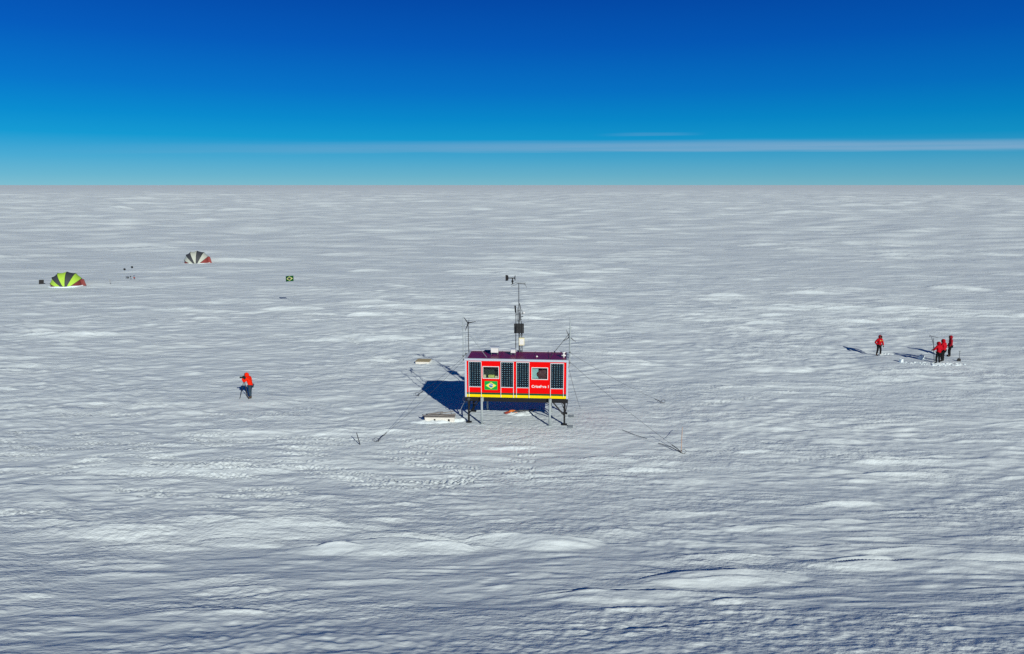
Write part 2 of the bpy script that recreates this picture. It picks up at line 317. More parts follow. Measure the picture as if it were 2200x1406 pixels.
R14, R10 = math.radians(15), math.radians(11)
def height(x, y, sp):
    """snow height at x, y; sp is the mesh spacing there, finer waves are left out where the mesh cannot carry them"""
    shp = np.shape(x); grid = len(shp) == 2
    x = np.asarray(x, float); y = np.asarray(y, float); sp = np.asarray(sp, float) + np.zeros_like(x)
    def fd(l): return np.clip((l/sp-2.2)/2.0, 0, 1)
    wx = x + 1.6*pn(x/17, y/13, 11); wy = y + 1.1*pn(x/16, y/12, 12) + .28*pn(x/4.5, y/3.2, 17) + 4*pn(x/90, y/60, 13)
    h = .6*pn(x/300, y/120, 1)*fd(120)
    c1, s1, c2, s2 = math.cos(R14), math.sin(R14), math.cos(R10), math.sin(R10); bx_ = 7*pn(x/40, y/26, 18)
    ux, uy = wx*c1+wy*s1, -(wx+bx_)*s1+wy*c1; qx, qy = wx*c2-wy*s2, (wx+bx_)*s2+wy*c2
    r = np.sqrt(x*x+y*y)
    def terr(lx, ly, seed, k, sk, X=None, Y=None):
        X = wx if X is None else X; Y = wy if Y is None else Y
        f = pn(X/lx, Y/ly, seed); return np.tanh(k*pn(X/lx, Y/ly - sk*f, seed))
    calm = sst(-.25, .35, pn(x/22, y/14, 21)); rough = sst(.0, .35, pn(x/11, y/7, 22)); m48 = sst(-.3, .3, pn(x/70, y/34, 23))
    far = .12 + .88*sst(110, 260, r)
    h += far*(.55*terr(110, 44, 14, 1.8, .3)*fd(44) + .30*terr(46, 20, 15, 1.8, -.3)*fd(20)*(.5+.8*m48))
    h += sst(110, 260, r)*(.27*terr(21, 11, 27, 2.4, -.4)*fd(11) + .19*terr(13, 7, 28, 2.4, -.35)*fd(7) + .42*terr(40, 24, 29, 2.4, -.3)*fd(24) + .6*sst(250, 600, r)*terr(70, 48, 30, 2.4, -.3)*fd(48))
    h += (.22+.78*sst(40, 110, r))*(.16*terr(26, 9, 3, 2.0, -.35)*fd(9)*(.5+.8*(1-m48)))
    pa = sst(-.2, .3, pn(x/16, y/9, 61)); pb = sst(-.2, .3, pn(x/12, y/8, 62)); pc = sst(-.15, .3, pn(x/9, y/5, 63))
    md = 1 + .75*sst(38, 85, r)
    h += .034*md*terr(9, 4.0, 16, 2.2, -.4)*(.4+.8*calm)*fd(4.0) +   .028*sst(45, 95, r)*terr(9, 3.0, 65, 2.4, .35, qx, qy)*fd(3.2)*(.3+pb)
    h += .030*md*terr(5.6, 1.8, 4, 2.2, .4)*pa*fd(1.8) + .024*md*terr(5.0, 1.6, 25, 2.6, -.4, ux, uy)*fd(1.6)*(1.1-pa)
    h += .022*md*terr(2.7, .80, 5, 2.6, .35, qx, qy)*(.1+pb)*fd(.80) + .020*md*terr(2.1, .74, 26, 3.0, -.4, ux, uy)*fd(.74)*(1.05-pb)
    h += .0150*terr(1.0, .40, 6, 2.2, -.3)*(.12+pc)*fd(.40) + .010*terr(.8, .40, 64, 2.6, .3, ux, uy)*(.9-pc)*pb*fd(.40)
    lump = pn(x/.34, y/.26, 7); h += .022*np.where(lump > 0, lump*1.3, lump*.6)*(.16+rough)*fd(.24)
    gl = pn(x/.62 + .4*wy, y/.62, 66); gk = pn(x/1.5, y/1.0, 67); gm = sst(-.25, .3, pn(x/19, y/12, 68))
    h += sst(27, 50, r)*(.036*np.where(gl > 0, gl*1.3, gl*.7)*fd(.6)*(.3+.7*gm) + .052*sst(36, 70, r)*np.where(gk > 0, gk*1.3, gk*.7)*fd(1.0)*(.15+.85*gm)) + .07*sst(90, 150, r)*pn(x/3.4, y/2.4, 69)*fd(2.8)*(.4+.6*gm)
    ph = (y + 14*pn(x/150, y/90, 81) + 5*pn(x/40, y/30, 82))/30.0; fr_ = ph-np.floor(ph)  # invented sawtooth ridges: gentle sun-facing fronts brighten the far plain
    h += (sst(300, 800, r)*(1-sst(2500, 4500, r)))*1.25*np.where(fr_ < .82, fr_/.82, (1-fr_)/.18)*(.55+.9*sst(-.3, .3, pn(x/110, y/70, 83)))*fd(14)
    # added foreground swell: tilts the near snow away from the sun to darken it
    e = np.clip(38-y, 0, 26)*(y > 0); h += .5*.0108*e*e*np.clip(1+.006*x, .6, 1.4)
    jag = pn(x/1.1, y/.9, 31); jb = pn(x/3.3, y/2.1, 32); jbig = pn(x/14, y/9, 33)
    if grid:                                        # rows = distance, columns = bearing
        rs, ang = r[:, 0], np.arctan2(x[0], y[0]); nf = int(np.argmax(ang)) + 1
        for D in DR:
            cx, cy, hw, dep = D[:4]; ex_ = hw*1.02; ey_ = dep*2.6+hw*abs(D[5])
            rc = math.hypot(cx, cy); e = abs(cx)/rc*ex_ + ey_
            i0, i1 = np.searchsorted(rs, (rc-e-.3, rc+e+.3)); j0, j1 = np.searchsorted(ang[:nf], (math.atan2(cx-ex_, cy-ey_ if cx < 0 else cy+ey_)-.01, math.atan2(cx+ex_, cy+ey_ if cx < 0 else cy-ey_)+.01))
            if i1-i0 < 2 or j1-j0 < 2: continue
            q = np.s_[i0:i1, j0:j1]; k = np.clip(dep/np.maximum(sp[q], .01)/1.2-.6, 0, 1)
            h[q] += drift_shape(x[q], y[q], D, jag[q] if dep < 1.5 else jb[q], jb[q] if dep < 1.5 else jbig[q])*k
    else:
        for D in DR[np.hypot(DR[:, 0]-x.mean(), (DR[:, 1]-y.mean())*2) < DR[:, 2]*1.3+x.size*0]: h += drift_shape(x, y, D, jag if D[3] < 1.5 else jb, jb if D[3] < 1.5 else jbig)
    near = (y > 18) & (y < 95) & (np.abs(x) < y*1.0)
    xs, ys = x[near], y[near]; dh = np.zeros_like(xs); jn, bn, sn = jag[near], jb[near], sp[near]
    fr = np.clip(pn(xs/.17, ys/.13, 41), -.4, 1) if xs.size else xs
    for pts, wid, amp in TR:
        for (ax, ay), (bx, by) in zip(pts[:-1], pts[1:]):
            L = math.hypot(bx-ax, by-ay); tx, ty = (bx-ax)/L, (by-ay)/L
            t = (xs-ax)*tx+(ys-ay)*ty; d = -(xs-ax)*ty+(ys-ay)*tx
            s = (t >= 0) & (t < L) & (np.abs(d) < wid*1.8)
            if not s.any(): continue
            tt, dd = t[s], d[s]+.16*bn[s]+.05*jn[s]
            pat = np.sin(2*np.pi*(tt/.30 + .25*np.sign(dd) + 1.6*jn[s])); bed = 1-sst(wid*.6, wid*1.3, np.abs(dd))
            dh[s] += bed*(amp*.30*pat + amp*1.8*fr[s] - .3*amp)*np.clip((.5/sn[s]-1.2)/1.5, 0, 1)*(.15+.85*sst(-.25, .25, bn[s]))
    h[near] += dh
    # trodden snow round the cabin and the drill site: the drifts lie flatter, footprints break the crust
    foot = np.clip(pn(x/.30, y/.24, 43), -1, .25) + .6*pn(x/.8, y/.6, 44)
    for cx, cy, rx, ry, am in ((.3, 45, 6.5, 4, .030), (34, 60.5, 4, 2.5, .04), (-17.8, 49.4, 2, 1.2, .03)):
        e = ((x-cx)/rx)**2+((y-cy)/ry)**2; k = sst(.5, 2.2, e); h = h*(.25+.75*k) + am*foot*(1-k)*fd(.3)
    return h
def gz(x, y): return float(height(np.array([x]), np.array([y]), np.array([.05]))[0])
Z0 = gz(.3, 45.0)
def zz(x, y): return gz(x, y) - Z0

def sstf(L): return float(sst(26, 40, np.float64(L))*(1-sst(110, 180, np.float64(L))))
def build_snow():
    rs = [9.0]
    def step(L): return (.00086-.00027*sstf(L))*L**1.3 if L < 300 else (1.43*(L/300)**.6 if L < 1500 else 3.76*(L/1500)**1.6)
    while rs[-1] < 70000: rs.append(rs[-1] + max(.03, step(rs[-1])) * (1 if rs[-1] > 17 else 2.5))
    rs = np.array(rs); nfr = 1350; half = R(47)
    front = np.linspace(-half, half, nfr); back = np.linspace(half, 2*np.pi-half, 60)[1:-1]
    ang = np.concatenate([front, back]); na = len(ang); nr = len(rs)
    A, RR = np.meshgrid(ang, rs); x = RR*np.sin(A); y = RR*np.cos(A)
    dr = np.gradient(rs)[:, None]*np.ones_like(A); da = RR*np.gradient(ang)[None, :]
    da[:, nfr:] = RR[:, nfr:]*.1
    sp = np.maximum(dr, da*.45)
    z = height(x, y, sp) - Z0
    # earth's own fall-off is below a pixel here; let the far plain settle to level
    z *= (1-sst(6000, 20000, RR)); z = z - .0*RR
    co = np.stack([x, y, z], -1).reshape(-1, 3); co = np.vstack([co, [[0, 0, float(z[0].mean())]]]); c0 = nr*na
    i, j = np.meshgrid(np.arange(nr-1), np.arange(na), indexing='ij'); j2 = (j+1) % na
    q = np.stack([i*na+j, i*na+j2, (i+1)*na+j2, (i+1)*na+j], -1).reshape(-1, 4)[:, ::-1]
    jj = np.arange(na); tri = np.stack([jj, np.full(na, c0), (jj+1) % na], -1)[:, ::-1]
    me = bpy.data.meshes.new('ground'); me.vertices.add(len(co)); me.vertices.foreach_set('co', co.astype(np.float32).ravel())
    loops = np.concatenate([q.ravel(), tri.ravel()]).astype(np.int32); me.loops.add(len(loops)); me.loops.foreach_set('vertex_index', loops)
    tot = np.concatenate([np.full(len(q), 4), np.full(len(tri), 3)]).astype(np.int32); st = np.concatenate([[0], np.cumsum(tot)[:-1]]).astype(np.int32)
    me.polygons.add(len(tot)); me.polygons.foreach_set('loop_start', st); me.polygons.foreach_set('loop_total', tot)
    me.polygons.foreach_set('use_smooth', np.ones(len(tot), bool)); me.update(calc_edges=True)
    me.materials.append(M['snow']); o = bpy.data.objects.new('ground', me); COL.objects.link(o)
    o['kind'] = 'structure'; print('snow', len(co), 'verts', 'normal z', me.polygons[0].normal.z)
build_snow()

# ------------------------------------------------------------------ the red research cabin
LC, RC = Vector(G(998, 770.6, 4.05)), Vector(G(1221.5, 774.7, 4.05))
WID = (RC-LC).length; YAW = math.atan2(RC.y-LC.y, RC.x-LC.x); DEP = 2.45; ZT = 4.05
mod = thing('research_cabin', 'red elevated research cabin with solar panels, two windows and a printed flag on its front', 'cabin', (LC.x, LC.y, 0), YAW)
ex = Vector((math.cos(YAW), math.sin(YAW), 0)); ey = Vector((-math.sin(YAW), math.cos(YAW), 0))
def FP(zx, zy, off=0.0):        # enlarged-photo coordinates -> (x, z) on the cabin's front plane (off = metres behind it)
    r = ray(960+zx/7.03, 740+zy/7.03); o = Vector((0, 0, CAMH)); p0 = Vector((LC.x, LC.y, 0)) + ey*off
    t = (p0-o).dot(ey)/r.dot(ey); p = o + r*t
    return (p-p0).dot(ex), p.z
def loc2w(x, y, z): return Vector((LC.x, LC.y, 0)) + ex*x + ey*y + Vector((0, 0, z))
ZY1, ZY0 = FP(262, 752)[1], FP(262, 792)[1]          # yellow stripe
ZG1 = FP(262, 724)[1]                                 # green stripe top
ZF = FP(262, 858)[1]                                  # underframe bottom
ZB = FP(262, 247)[1]                                  # header beam bottom
print('cabin', WID, math.degrees(YAW), ZY1, ZY0, ZG1, ZF, ZB)
def uvquad(name, x0, x1, z0, z1, y, m, parent, th=.004):
    me = bpy.data.meshes.new(name); bm = bmesh.new(); uvl = bm.loops.layers.uv.new('UVMap')
    vs = [bm.verts.new(p) for p in ((x0, y, z0), (x1, y, z0), (x1, y, z1), (x0, y, z1), (x0, y+th, z0), (x1, y+th, z0), (x1, y+th, z1), (x0, y+th, z1))]
    f = bm.faces.new(vs[:4])
    for l, u in zip(f.loops, ((0, 0), (1, 0), (1, 1), (0, 1))): l[uvl].uv = u
    for a, b, c, d in ((5, 4, 7, 6), (4, 5, 1, 0), (3, 2, 6, 7), (4, 0, 3, 7), (1, 5, 6, 2)): bm.faces.new((vs[a], vs[b], vs[c], vs[d]))
    bm.to_mesh(me); bm.free(); me.materials.append(m); o = bpy.data.objects.new(name, me); COL.objects.link(o); o.parent = parent; return o
# window openings
W1 = (*[FP(548, 330)[0], FP(780, 330)[0]], FP(660, 512)[1], FP(660, 343)[1])
W2 = (*[FP(1288, 350)[0], FP(1520, 350)[0]], FP(1400, 528)[1], FP(1400, 360)[1])
def wall_front(y0, y1):
    m = MB(); xs = [.10, W1[0], W1[1], W2[0], W2[1], WID-.10]; zb, zt = ZG1, ZB
    m.bx(xs[0], xs[1], y0, y1, zb, zt); m.bx(xs[2], xs[3], y0, y1, zb, zt); m.bx(xs[4], xs[5], y0, y1, zb, zt)
    for W in (W1, W2): m.bx(W[0], W[1], y0, y1, zb, W[2]); m.bx(W[0], W[1], y0, y1, W[3], zt)
    return m
wm = wall_front(.03, .09)
wm.bx(.04, .09, .12, DEP-.12, ZY0, ZT-.16); wm.bx(WID-.09, WID-.04, .12, DEP-.12, ZY0, ZT-.16); wm.bx(.12, WID-.12, DEP-.09, DEP-.04, ZY0, ZT-.16)
for k in range(1, 8):
    x = WID*k/8
    if not any(W[0]-.06 < x < W[1]+.06 for W in (W1, W2)): wm.bx(x-.012, x+.012, .024, .029, ZG1+.02, ZB-.02)
wall = wm.build('wall', M['red'], mod)
MB().bx(.12, WID-.12, .025, .09, ZY1, ZG1-.002).build('green_stripe', M['green'], mod)
MB().bx(.12, WID-.12, .018, .09, ZY0, ZY1-.002).build('yellow_stripe', M['yellow'], mod)
fr = MB()
for x in (0, WID-.12):
    for y in (0, DEP-.12): fr.bx(x, x+.12, y, y+.12, ZY0-.02, ZT-.135, .012)
fr.bx(-.01, WID+.01, -.012, .13, ZT-.13, ZT, .012); fr.bx(-.01, WID+.01, DEP-.13, DEP+.012, ZT-.13, ZT+.03, .012)
fr.bx(-.008, .13, .132, DEP-.132, ZT-.13, ZT, .01); fr.bx(WID-.13, WID+.008, .132, DEP-.132, ZT-.13, ZT, .01)
fr.build('corner_frame', M['trim'], mod)
rf = MB().bx(.132, WID-.132, .134, DEP-.134, ZT-.10, ZT-.03)
for k in range(1, 6): rf.bx(WID*k/6-.02, WID*k/6+.02, .15, DEP-.15, ZT-.0295, ZT-.005, .006)
roof = rf.build('roof', M['roof'], mod)
MB().bx(.13, WID-.13, .14, DEP-.14, ZY0+.0, ZY0+.05).build('floor_panel', M['black'], mod)
uf = MB().bx(.0, WID, .03, .17, ZF, ZY0-.004, .008).bx(.0, WID, DEP-.17, DEP-.03, ZF, ZY0-.004, .008)
for k in range(7): uf.bx(.02+(WID-.16)*k/6, .14+(WID-.16)*k/6, .172, DEP-.172, ZF+.05, ZY0-.01)
uf.bx(.16, WID-.16, .18, DEP-.18, ZY0-.004-.03, ZY0-.006)
uf.build('underframe', M['black'], mod)
# solar panels
for k, (a, b, t, bt) in enumerate(((328, 522, 257, 645), (812, 1010, 263, 655), (1050, 1248, 270, 660), (1566, 1770, 286, 675))):
    x0, x1 = FP(a, t)[0], FP(b, t)[0]; z1, z0 = FP((a+b)/2, t)[1], FP((a+b)/2, bt)[1]
    f = MB()
    zl = FP((a+b)/2, 806)[1] if k in (1, 2) else FP((a+b)/2, 795)[1]
    for x in (x0, x1-.028): f.bx(x, x+.028, -.030, .012, zl, z1)
    f.bx(x0+.03, x1-.03, -.024, .012, z1-.035, z1-.002); f.bx(x0+.03, x1-.03, -.024, .012, z0, z0+.035)
    pan = f.build('solar_panel', M['cyan'], mod)
    uvquad('solar_cells', x0+.032, x1-.032, z0+.036, z1-.036, -.012, M['cells'], pan, .02)
# windows
for wi, W in enumerate((W1, W2)):
    x0, x1, z0, z1 = W
    f = MB(); t = .035
    f.bx(x0-t, x1+t, -.004, .10, z1, z1+t); f.bx(x0-t, x1+t, -.004, .10, z0-t, z0); f.bx(x0-t, x0, -.002, .10, z0+.001, z1-.001); f.bx(x1, x1+t, -.002, .10, z0+.001, z1-.001)
    wf = f.build('window', M['white'], mod)
    MB().bx(x0+.002, x1-.002, .045, .053, z0+.002, z1-.002).build('pane', M['glass'], wf)
    b = MB(); d = .55
    b.bx(x0-.02, x1+.02, d, d+.02, z0-.02, z1+.02); b.bx(x0-.03, x0-.005, .101, d, z0, z1); b.bx(x1+.005, x1+.03, .101, d, z0, z1); b.bx(x0, x1, .101, d, z0-.03, z0-.006); b.bx(x0, x1, .101, d, z1+.006, z1+.03)
    b.build('reveal', M['inner'], wf)
    if wi == 0:
        w = x1-x0
        MB().bx(x0+.02, x0+.16*w, .10, .22, z0, z0+.17, .008).build('sill_box', M['cream'], wf); MB().bx(x1-.24*w, x1-.02, .10, .24, z0, z0+.10, .008).build('sill_box', M['cream'], wf)
        MB().bx(x0+.32*w, x0+.72*w, .09, .26, z0, z0+.16, .01).build('sill_box', M['lime'], wf)
    else:
        w = x1-x0
        MB().bx(x0+.005, x0+.40*w, .16, .18, z0, z1).build('blind', M['curtain'], wf)
        MB().ball((x0+.50*w, .14, z0+.40*(z1-z0)), (.19, .06, .20), 16).bx(x0+.42*w, x1-.07, .10, .18, z0, z0+.78*(z1-z0), .04).build('chair_back', M['seatred'], wf, True)
# flag print and lettering
fx0, fx1 = FP(570, 560)[0], FP(764, 560)[0]; fz1, fz0 = FP(660, 558)[1], FP(660, 690)[1]
uvquad('flag_panel', fx0, fx1, fz0, fz1, .012, M['flag'], mod, .017)
def text_mesh(txt, width, m, parent, name, loc, bold=.02):
    c = bpy.data.curves.new('lettering', 'FONT'); c.body = txt; c.size = 1; c.offset = bold; c.extrude = .01; c.space_character = 1.08
    o = bpy.data.objects.new('lettering', c); COL.objects.link(o); dg = bpy.context.evaluated_depsgraph_get()
    me = bpy.data.meshes.new_from_object(o.evaluated_get(dg)); bpy.data.objects.remove(o); bpy.data.curves.remove(c)
    xs = [v.co.x for v in me.vertices]; s = width/(max(xs)-min(xs)); mn = min(xs)
    for v in me.vertices: v.co = Vector(((v.co.x-mn)*s, -v.co.z*.6, v.co.y*s))
    me.materials.clear(); me.materials.append(m); o = bpy.data.objects.new(name, me); COL.objects.link(o); o.parent = parent; o.location = loc; return o
tx0, tz = FP(1280, 655); tx1 = FP(1538, 655)[0]
text_mesh('Criosfera 1', tx1-tx0, M['white'], mod, 'lettering', (tx0, .02, tz), .035)
# black steel legs with struts
def leg(x, y, strut, deep=True):
    g = zz(*loc2w(x, y, 0).xy)
    m = MB().bx(x-.055, x+.055, y-.055, y+.055, g-.3, ZF, .006)
    m.tube([(x+strut, y, ZF+.02), (x+.02*(1 if strut > 0 else -1), y, ZF*.42)], .045, 6)
    m.tube([(x, y+(.75 if y < 1 else -.75), ZF+.02), (x, y, ZF*.5)], .042, 6)
    l = m.build('leg', M['black'], mod)
    MB().bx(x-.17, x+.17, y-.14, y+.14, g-.03, g+.05, .01).build('foot_plate', M['black'], l)
xl = FP(330, 1100)[0]; xr = FP(1775, 1100)[0]
leg(xl, .10, .62); leg(xr, .10, -.70); leg(xl, DEP-.10, .62); leg(xr, DEP-.10, -.70)
m = MB(); m.tube([(xr-.20, .16, ZF+.02), (xr+.01, .13, ZF*.62)], .024, 6); m.tube([(xr+.19, .16, ZF+.02), (xr+.06, .13, ZF*.55)], .024, 6); m.build('strut', M['black'], mod)
m = MB()                                           # cable coil and winch on the left end
m.tube([(xl-.15+.20*math.cos(t), -.02+.02*t/6, ZF+.10+.16*math.sin(t)) for t in [i*math.pi/8 for i in range(40)]], .012, 5)
m.ball((xl+.0, -.01, ZF+.12), (.11, .06, .10), 10)
m.tube([(xl+.05, -.03, ZF+.22), (xl+.22, -.05, ZF+.10), (xl+.16, -.05, ZF-.10), (xl+.55, -.03, ZF-.12)], .011, 5)
m.build('cable_coil', M['wire'], mod)
# pale galvanised lifting posts
def post(x, y, top, r=.07):
    w = loc2w(x, y, 0); g = zz(w.x, w.y)
    p = MB().tube([(x, y, g-.3), (x, y, top)], r, 12).tube([(x, y, top-.02), (x, y, top+.02)], r*1.25, 12).build('lifting_post', M['grey'], mod, True)
    MB().bx(x-.10, x+.10, y+.06 if y < 1 else y-.30, .02 if y < 1 else y-.06, ZF+.04, ZF+.30, .01).build('bracket', M['grey'], p) if y < 0 else None
    MB().tube([(x, y, g-.02), (x, y, g+.04)], .13, 12).build('foot_plate', M['grey'], p)
xa = FP(527, 900, -.22)[0]; xb = FP(1556, 900, -.22)[0]
post(xa, -.22, ZY0+.02); post(xb, -.22, ZY0+.02); post(FP(615, 950, DEP+.2)[0], DEP+.2, ZF+.3, .06); post(FP(1500, 950, DEP+.2)[0]+.3, DEP+.2, ZF+.3, .06)
# grey footing boards beside the right legs
for k, (p, lb) in enumerate((((1225.5, 916.5), 'grey footing board by the front right leg of the red cabin'), ((1227.5, 894.5), 'grey footing board by the rear right leg of the red cabin'))):
    x, y = G(*p); o = MB().box((0, 0, .03), (.32, .62, .06), bev=.01).build('footing_board', M['grey'], None); o.location = (x, y, zz(x, y)-.02); o.rotation_euler = (0, 0, YAW); tag(o, lb, 'board', 'footing boards')

# ------------------------------------------------------------------ roof equipment
RT = ZT-.03
def roof_at(px, py):            # place on the roof top
    r = ray(px, py); t = (RT-CAMH)/r.z; p = Vector((0, 0, CAMH)) + r*t; return p
def wz(px, py, y): return PY(px, py, y).z
# main instrument mast
b0 = roof_at(1120, 757); ym = b0.y; S = 1/ (FPX/ (ym*math.cos(TH)+8*math.sin(TH)))
def mp(px, py, dy=0.0):          # point in the mast's plane, relative to the mast base
    return PY(px, py, ym+dy) - b0
mast = thing('instrument_mast', 'tall thin weather mast with black box and propeller vane standing on the cabin roof', 'mast', b0, 0)
tp = mp(1114.5, 609); bt = mp(1116, 757)
p = MB(); p.tube([(bt.x, 0, 0), (mp(1115, 690).x, 0, mp(1115, 690).z)], .045, 8); p.tube([mp(1115, 690), tp], [.035, .024], 8)
p.tube([mp(1122, 757), mp(1120, 690)], .028, 6)
for k in range(9):
    z = 758-7.5*k; p.tube([mp(1116.2, z), mp(1121.6, z-3.5)], .012, 5); p.tube([mp(1121.6, z-3.5), mp(1116.2, z-7.5)], .012, 5)
p.build('pole', M['dgrey'], mast)
a = MB(); a.tube([mp(1098, 612), mp(1107, 608), mp(1128, 609)], .018, 6); a.tube([mp(1110, 609), mp(1129, 611)], .014, 6); a.tube([mp(1128, 607.5), mp(1128, 613)], .02, 6); a.tube([mp(1110, 612), mp(1098, 616)], .012, 5); a.tube([mp(1127, 611), mp(1132, 618)], .012, 5)
a.build('cross_arm', M['dgrey'], mast)
v = MB(); v.tube([mp(1101, 611), mp(1101, 598)], .035, 8); v.tube([mp(1101, 607), mp(1101, 603)], .065, 8); v.tube([mp(1089, 597.8), mp(1106, 597.8)], [.022, .035], 8)
c = mp(1089.5, 597.6); v.prism([(c.x-.10, 0, c.z-.20), (c.x+.06, 0, c.z-.16), (c.x+.10, 0, c.z), (c.x+.06, 0, c.z+.16), (c.x-.10, 0, c.z+.19)], (0, .025, 0))
c = mp(1106, 597.8)
for k in range(4): t = k*math.pi/2+.5; v.tube([c, c + Vector((.02, .19*math.cos(t), .19*math.sin(t)))], [.035, .02], 5)
v.build('wind_vane', M['black'], mast)
an = MB().tube([mp(1108, 756, -.5), mp(1108.5, 672, -.1)], .026, 6).tube([mp(1108, 672), mp(1106.6, 657)], .05, 8); an.build('antenna', M['black'], mast)
ins = MB()
for (x0, y0, x1, y1, r) in ((1111, 668, 1122, 666, .02), (1108, 676, 1126, 674, .018), (1112, 662, 1112, 692, .02), (1118, 660, 1118, 690, .022), (1115, 683, 1124, 680, .03), (1112, 690, 1121, 686, .03), (1116, 652, 1119, 664, .03), (1116, 672, 1116, 690, .06), (1118, 676, 1118, 687, .05), (1121, 666, 1123, 676, .018)):
    ins.tube([mp(x0, y0), mp(x1, y1)], r, 6)
ins.build('sensor_cluster', M['dgrey'], mast)
c = mp(1125.5, 672.5); MB().ball(c, (.075, .075, .075), 10).tube([mp(1117, 674), c], .015, 5).build('sensor_dome', M['white'], mast, True)
def facebox(x0, y0, x1, y1, dep, name, mt, par, bev=.01, dy=-.16):
    a, b = mp(x0, y1), mp(x1, y0); return MB().bx(a.x, b.x, dy, dy+dep, a.z, b.z, bev).build(name, mt, par)
bb = facebox(1104.5, 695, 1125.5, 715, .16, 'equipment_box', M['black'], mast, .012, -.22)
gr = MB(); a, b = mp(1104.5, 715), mp(1125.5, 695)
for k in range(5): x = a.x+(b.x-a.x)*(k+.7)/5.4; gr.bx(x-.008, x+.008, -.228, -.218, a.z+.02, b.z-.02)
gr.build('box_rib', M['dgrey'], bb)
wb = facebox(1114.5, 725, 1126.5, 741, .18, 'junction_box', M['cream'], mast, .015, -.24)
wd = MB(); a, b = mp(1116, 739), mp(1125, 727); wd.bx(a.x, b.x, -.247, -.238, a.z, b.z); wd.build('lid', M['white'], wb)
MB().tube([mp(1121, 722), mp(1121, 716)], .05, 8).build('bracket', M['dgrey'], mast)
# white instrument boxes
def instr_box(px, py, w, h, d, label, lid):
    p = roof_at(px, py); t = thing('instrument_box', label, 'box', p, YAW, 'instrument boxes on the roof')
    for sx in (-1, 1):
        for sy in (-1, 1): MB().bx(sx*w*.42-.02, sx*w*.42+.02, sy*d*.35-.02, sy*d*.35+.02, 0, .15).build('leg', M['dgrey'], t)
    MB().bx(-w/2, w/2, -d/2, d/2, .15, .15+h, .012).build('box_body', M['white'], t)
    MB().bx(-w/2-lid, w/2+lid, -d/2-.03, d/2+.03, .152+h, .152+h+.05, .01).build('lid', M['trim'], t)
instr_box(1063, 762, .46, .30, .36, 'larger white instrument box with overhanging lid on the cabin roof, left of the mast', .06)
instr_box(1102.5, 763, .30, .20, .26, 'small white instrument box on the cabin roof at the foot of the mast', .01)
p = roof_at(1211, 769); t = thing('roof_vent', 'white T-shaped vent pipe at the right end of the purple cabin roof', 'vent', p)
MB().tube([(0, 0, 0), (0, 0, .30)], .055, 10).build('pipe', M['white'], t, True); MB().tube([(-.13, 0, .14), (.13, 0, .14)], .045, 10).tube([(0, 0, .30), (0, 0, .37)], .10, 10).build('cap', M['white'], t, True)
p = roof_at(1153.5, 767); o = MB().ball((0, 0, .03), (.055, .055, .045), 10).tube([(0, 0, 0), (0, 0, .02)], .07, 10).build('roof_sensor', M['white'], None, True); o.location = p; tag(o, 'tiny white dome sensor on the middle right of the purple roof', 'sensor')

# wind turbines on poles
def turbine(base, hub_px, blades, label, mt, y):
    t = thing('wind_turbine', label, 'turbine', base, 0, 'wind turbines on the cabin')
    hb = PY(*hub_px, y)-base
    MB().tube([(0, 0, 0), (hb.x, hb.y+.04, hb.z)], .028, 8).build('pole', M['dgrey'], t)
    h = MB().ball(hb, (.065, .14, .065), 10).tube([hb+Vector((0, .1, 0)), hb+Vector((.02, .55, .0))], [.04, .012], 6); h.prism([hb+Vector((.01, .45, -.14)), hb+Vector((.01, .75, -.16)), hb+Vector((.01, .72, .16)), hb+Vector((.01, .5, .08))], (.012, 0, 0)); h.build('hub', mt, t, False)
    for e in blades:
        d = PY(*e, y)-base-hb; n = Vector((0, 1, 0)); sd_ = d.cross(n).normalized()
        b = MB(); b.prism([hb+sd_*.02, hb+d*.22+sd_*.04, hb+d*.98+sd_*.012, hb+d-sd_*.008, hb+d*.3-sd_*.025, hb-sd_*.02], (0, .018, 0)); b.build('blade', mt, t)
lb = roof_at(1007, 757); turbine(lb, (1005.7, 694.4), ((996, 681.5), (1022.5, 691), (999, 712)), 'black three-bladed wind turbine on a thin pole at the left end of the cabin roof', M['black'], lb.y)
rbp = loc2w(WID+.06, DEP*.55, RT-.3); rb = Vector((rbp.x, rbp.y, RT-.3))
turbine(rb, (1223.5, 724.5), ((1216, 708), (1237, 735), (1211, 733)), 'grey wind turbine on the pole at the right end of the cabin roof', M['dgrey'], rb.y)
# side poles (antenna poles clamped to the cabin's ends)
def side_pole(px, top, bot, yloc, label, r):
    w = loc2w(-.06 if px < 1100 else WID+.16, yloc, 0); y = w.y; zt = wz(px, top, y); zb = wz(px, bot, y); x = PY(px, (top+bot)/2, y).x
    t = thing('antenna_pole', label, 'pole', (x, y, zb), 0, 'poles at the cabin ends')
    MB().tube([(0, 0, 0), (0, 0, (zt-zb)*.75), (0, 0, zt-zb)], [r, r, r*.55], 8).build('shaft', M['grey'], t)
    MB().bx(-.05, .05, -.05, .05, .25, .33).build('clamp', M['dgrey'], t); MB().bx(-.05, .05, -.05, .05, zt-zb-2.2, zt-zb-2.12).build('clamp', M['dgrey'], t) if zt-zb > 2.8 else None
    MB().tube([(-.12, 0, (zt-zb)*.78), (.14, 0, (zt-zb)*.80)], .012, 5).build('arm', M['dgrey'], t)
side_pole(994.8, 681, 775, .5, 'slim grey pole clamped to the left end wall of the red cabin', .026)
side_pole(1000.8, 712, 770, 1.4, 'short grey pole beside the black wind turbine at the left roof corner', .018)
side_pole(1224.4, 682, 790, .6, 'thick grey pole clamped to the right end wall of the red cabin', .042)
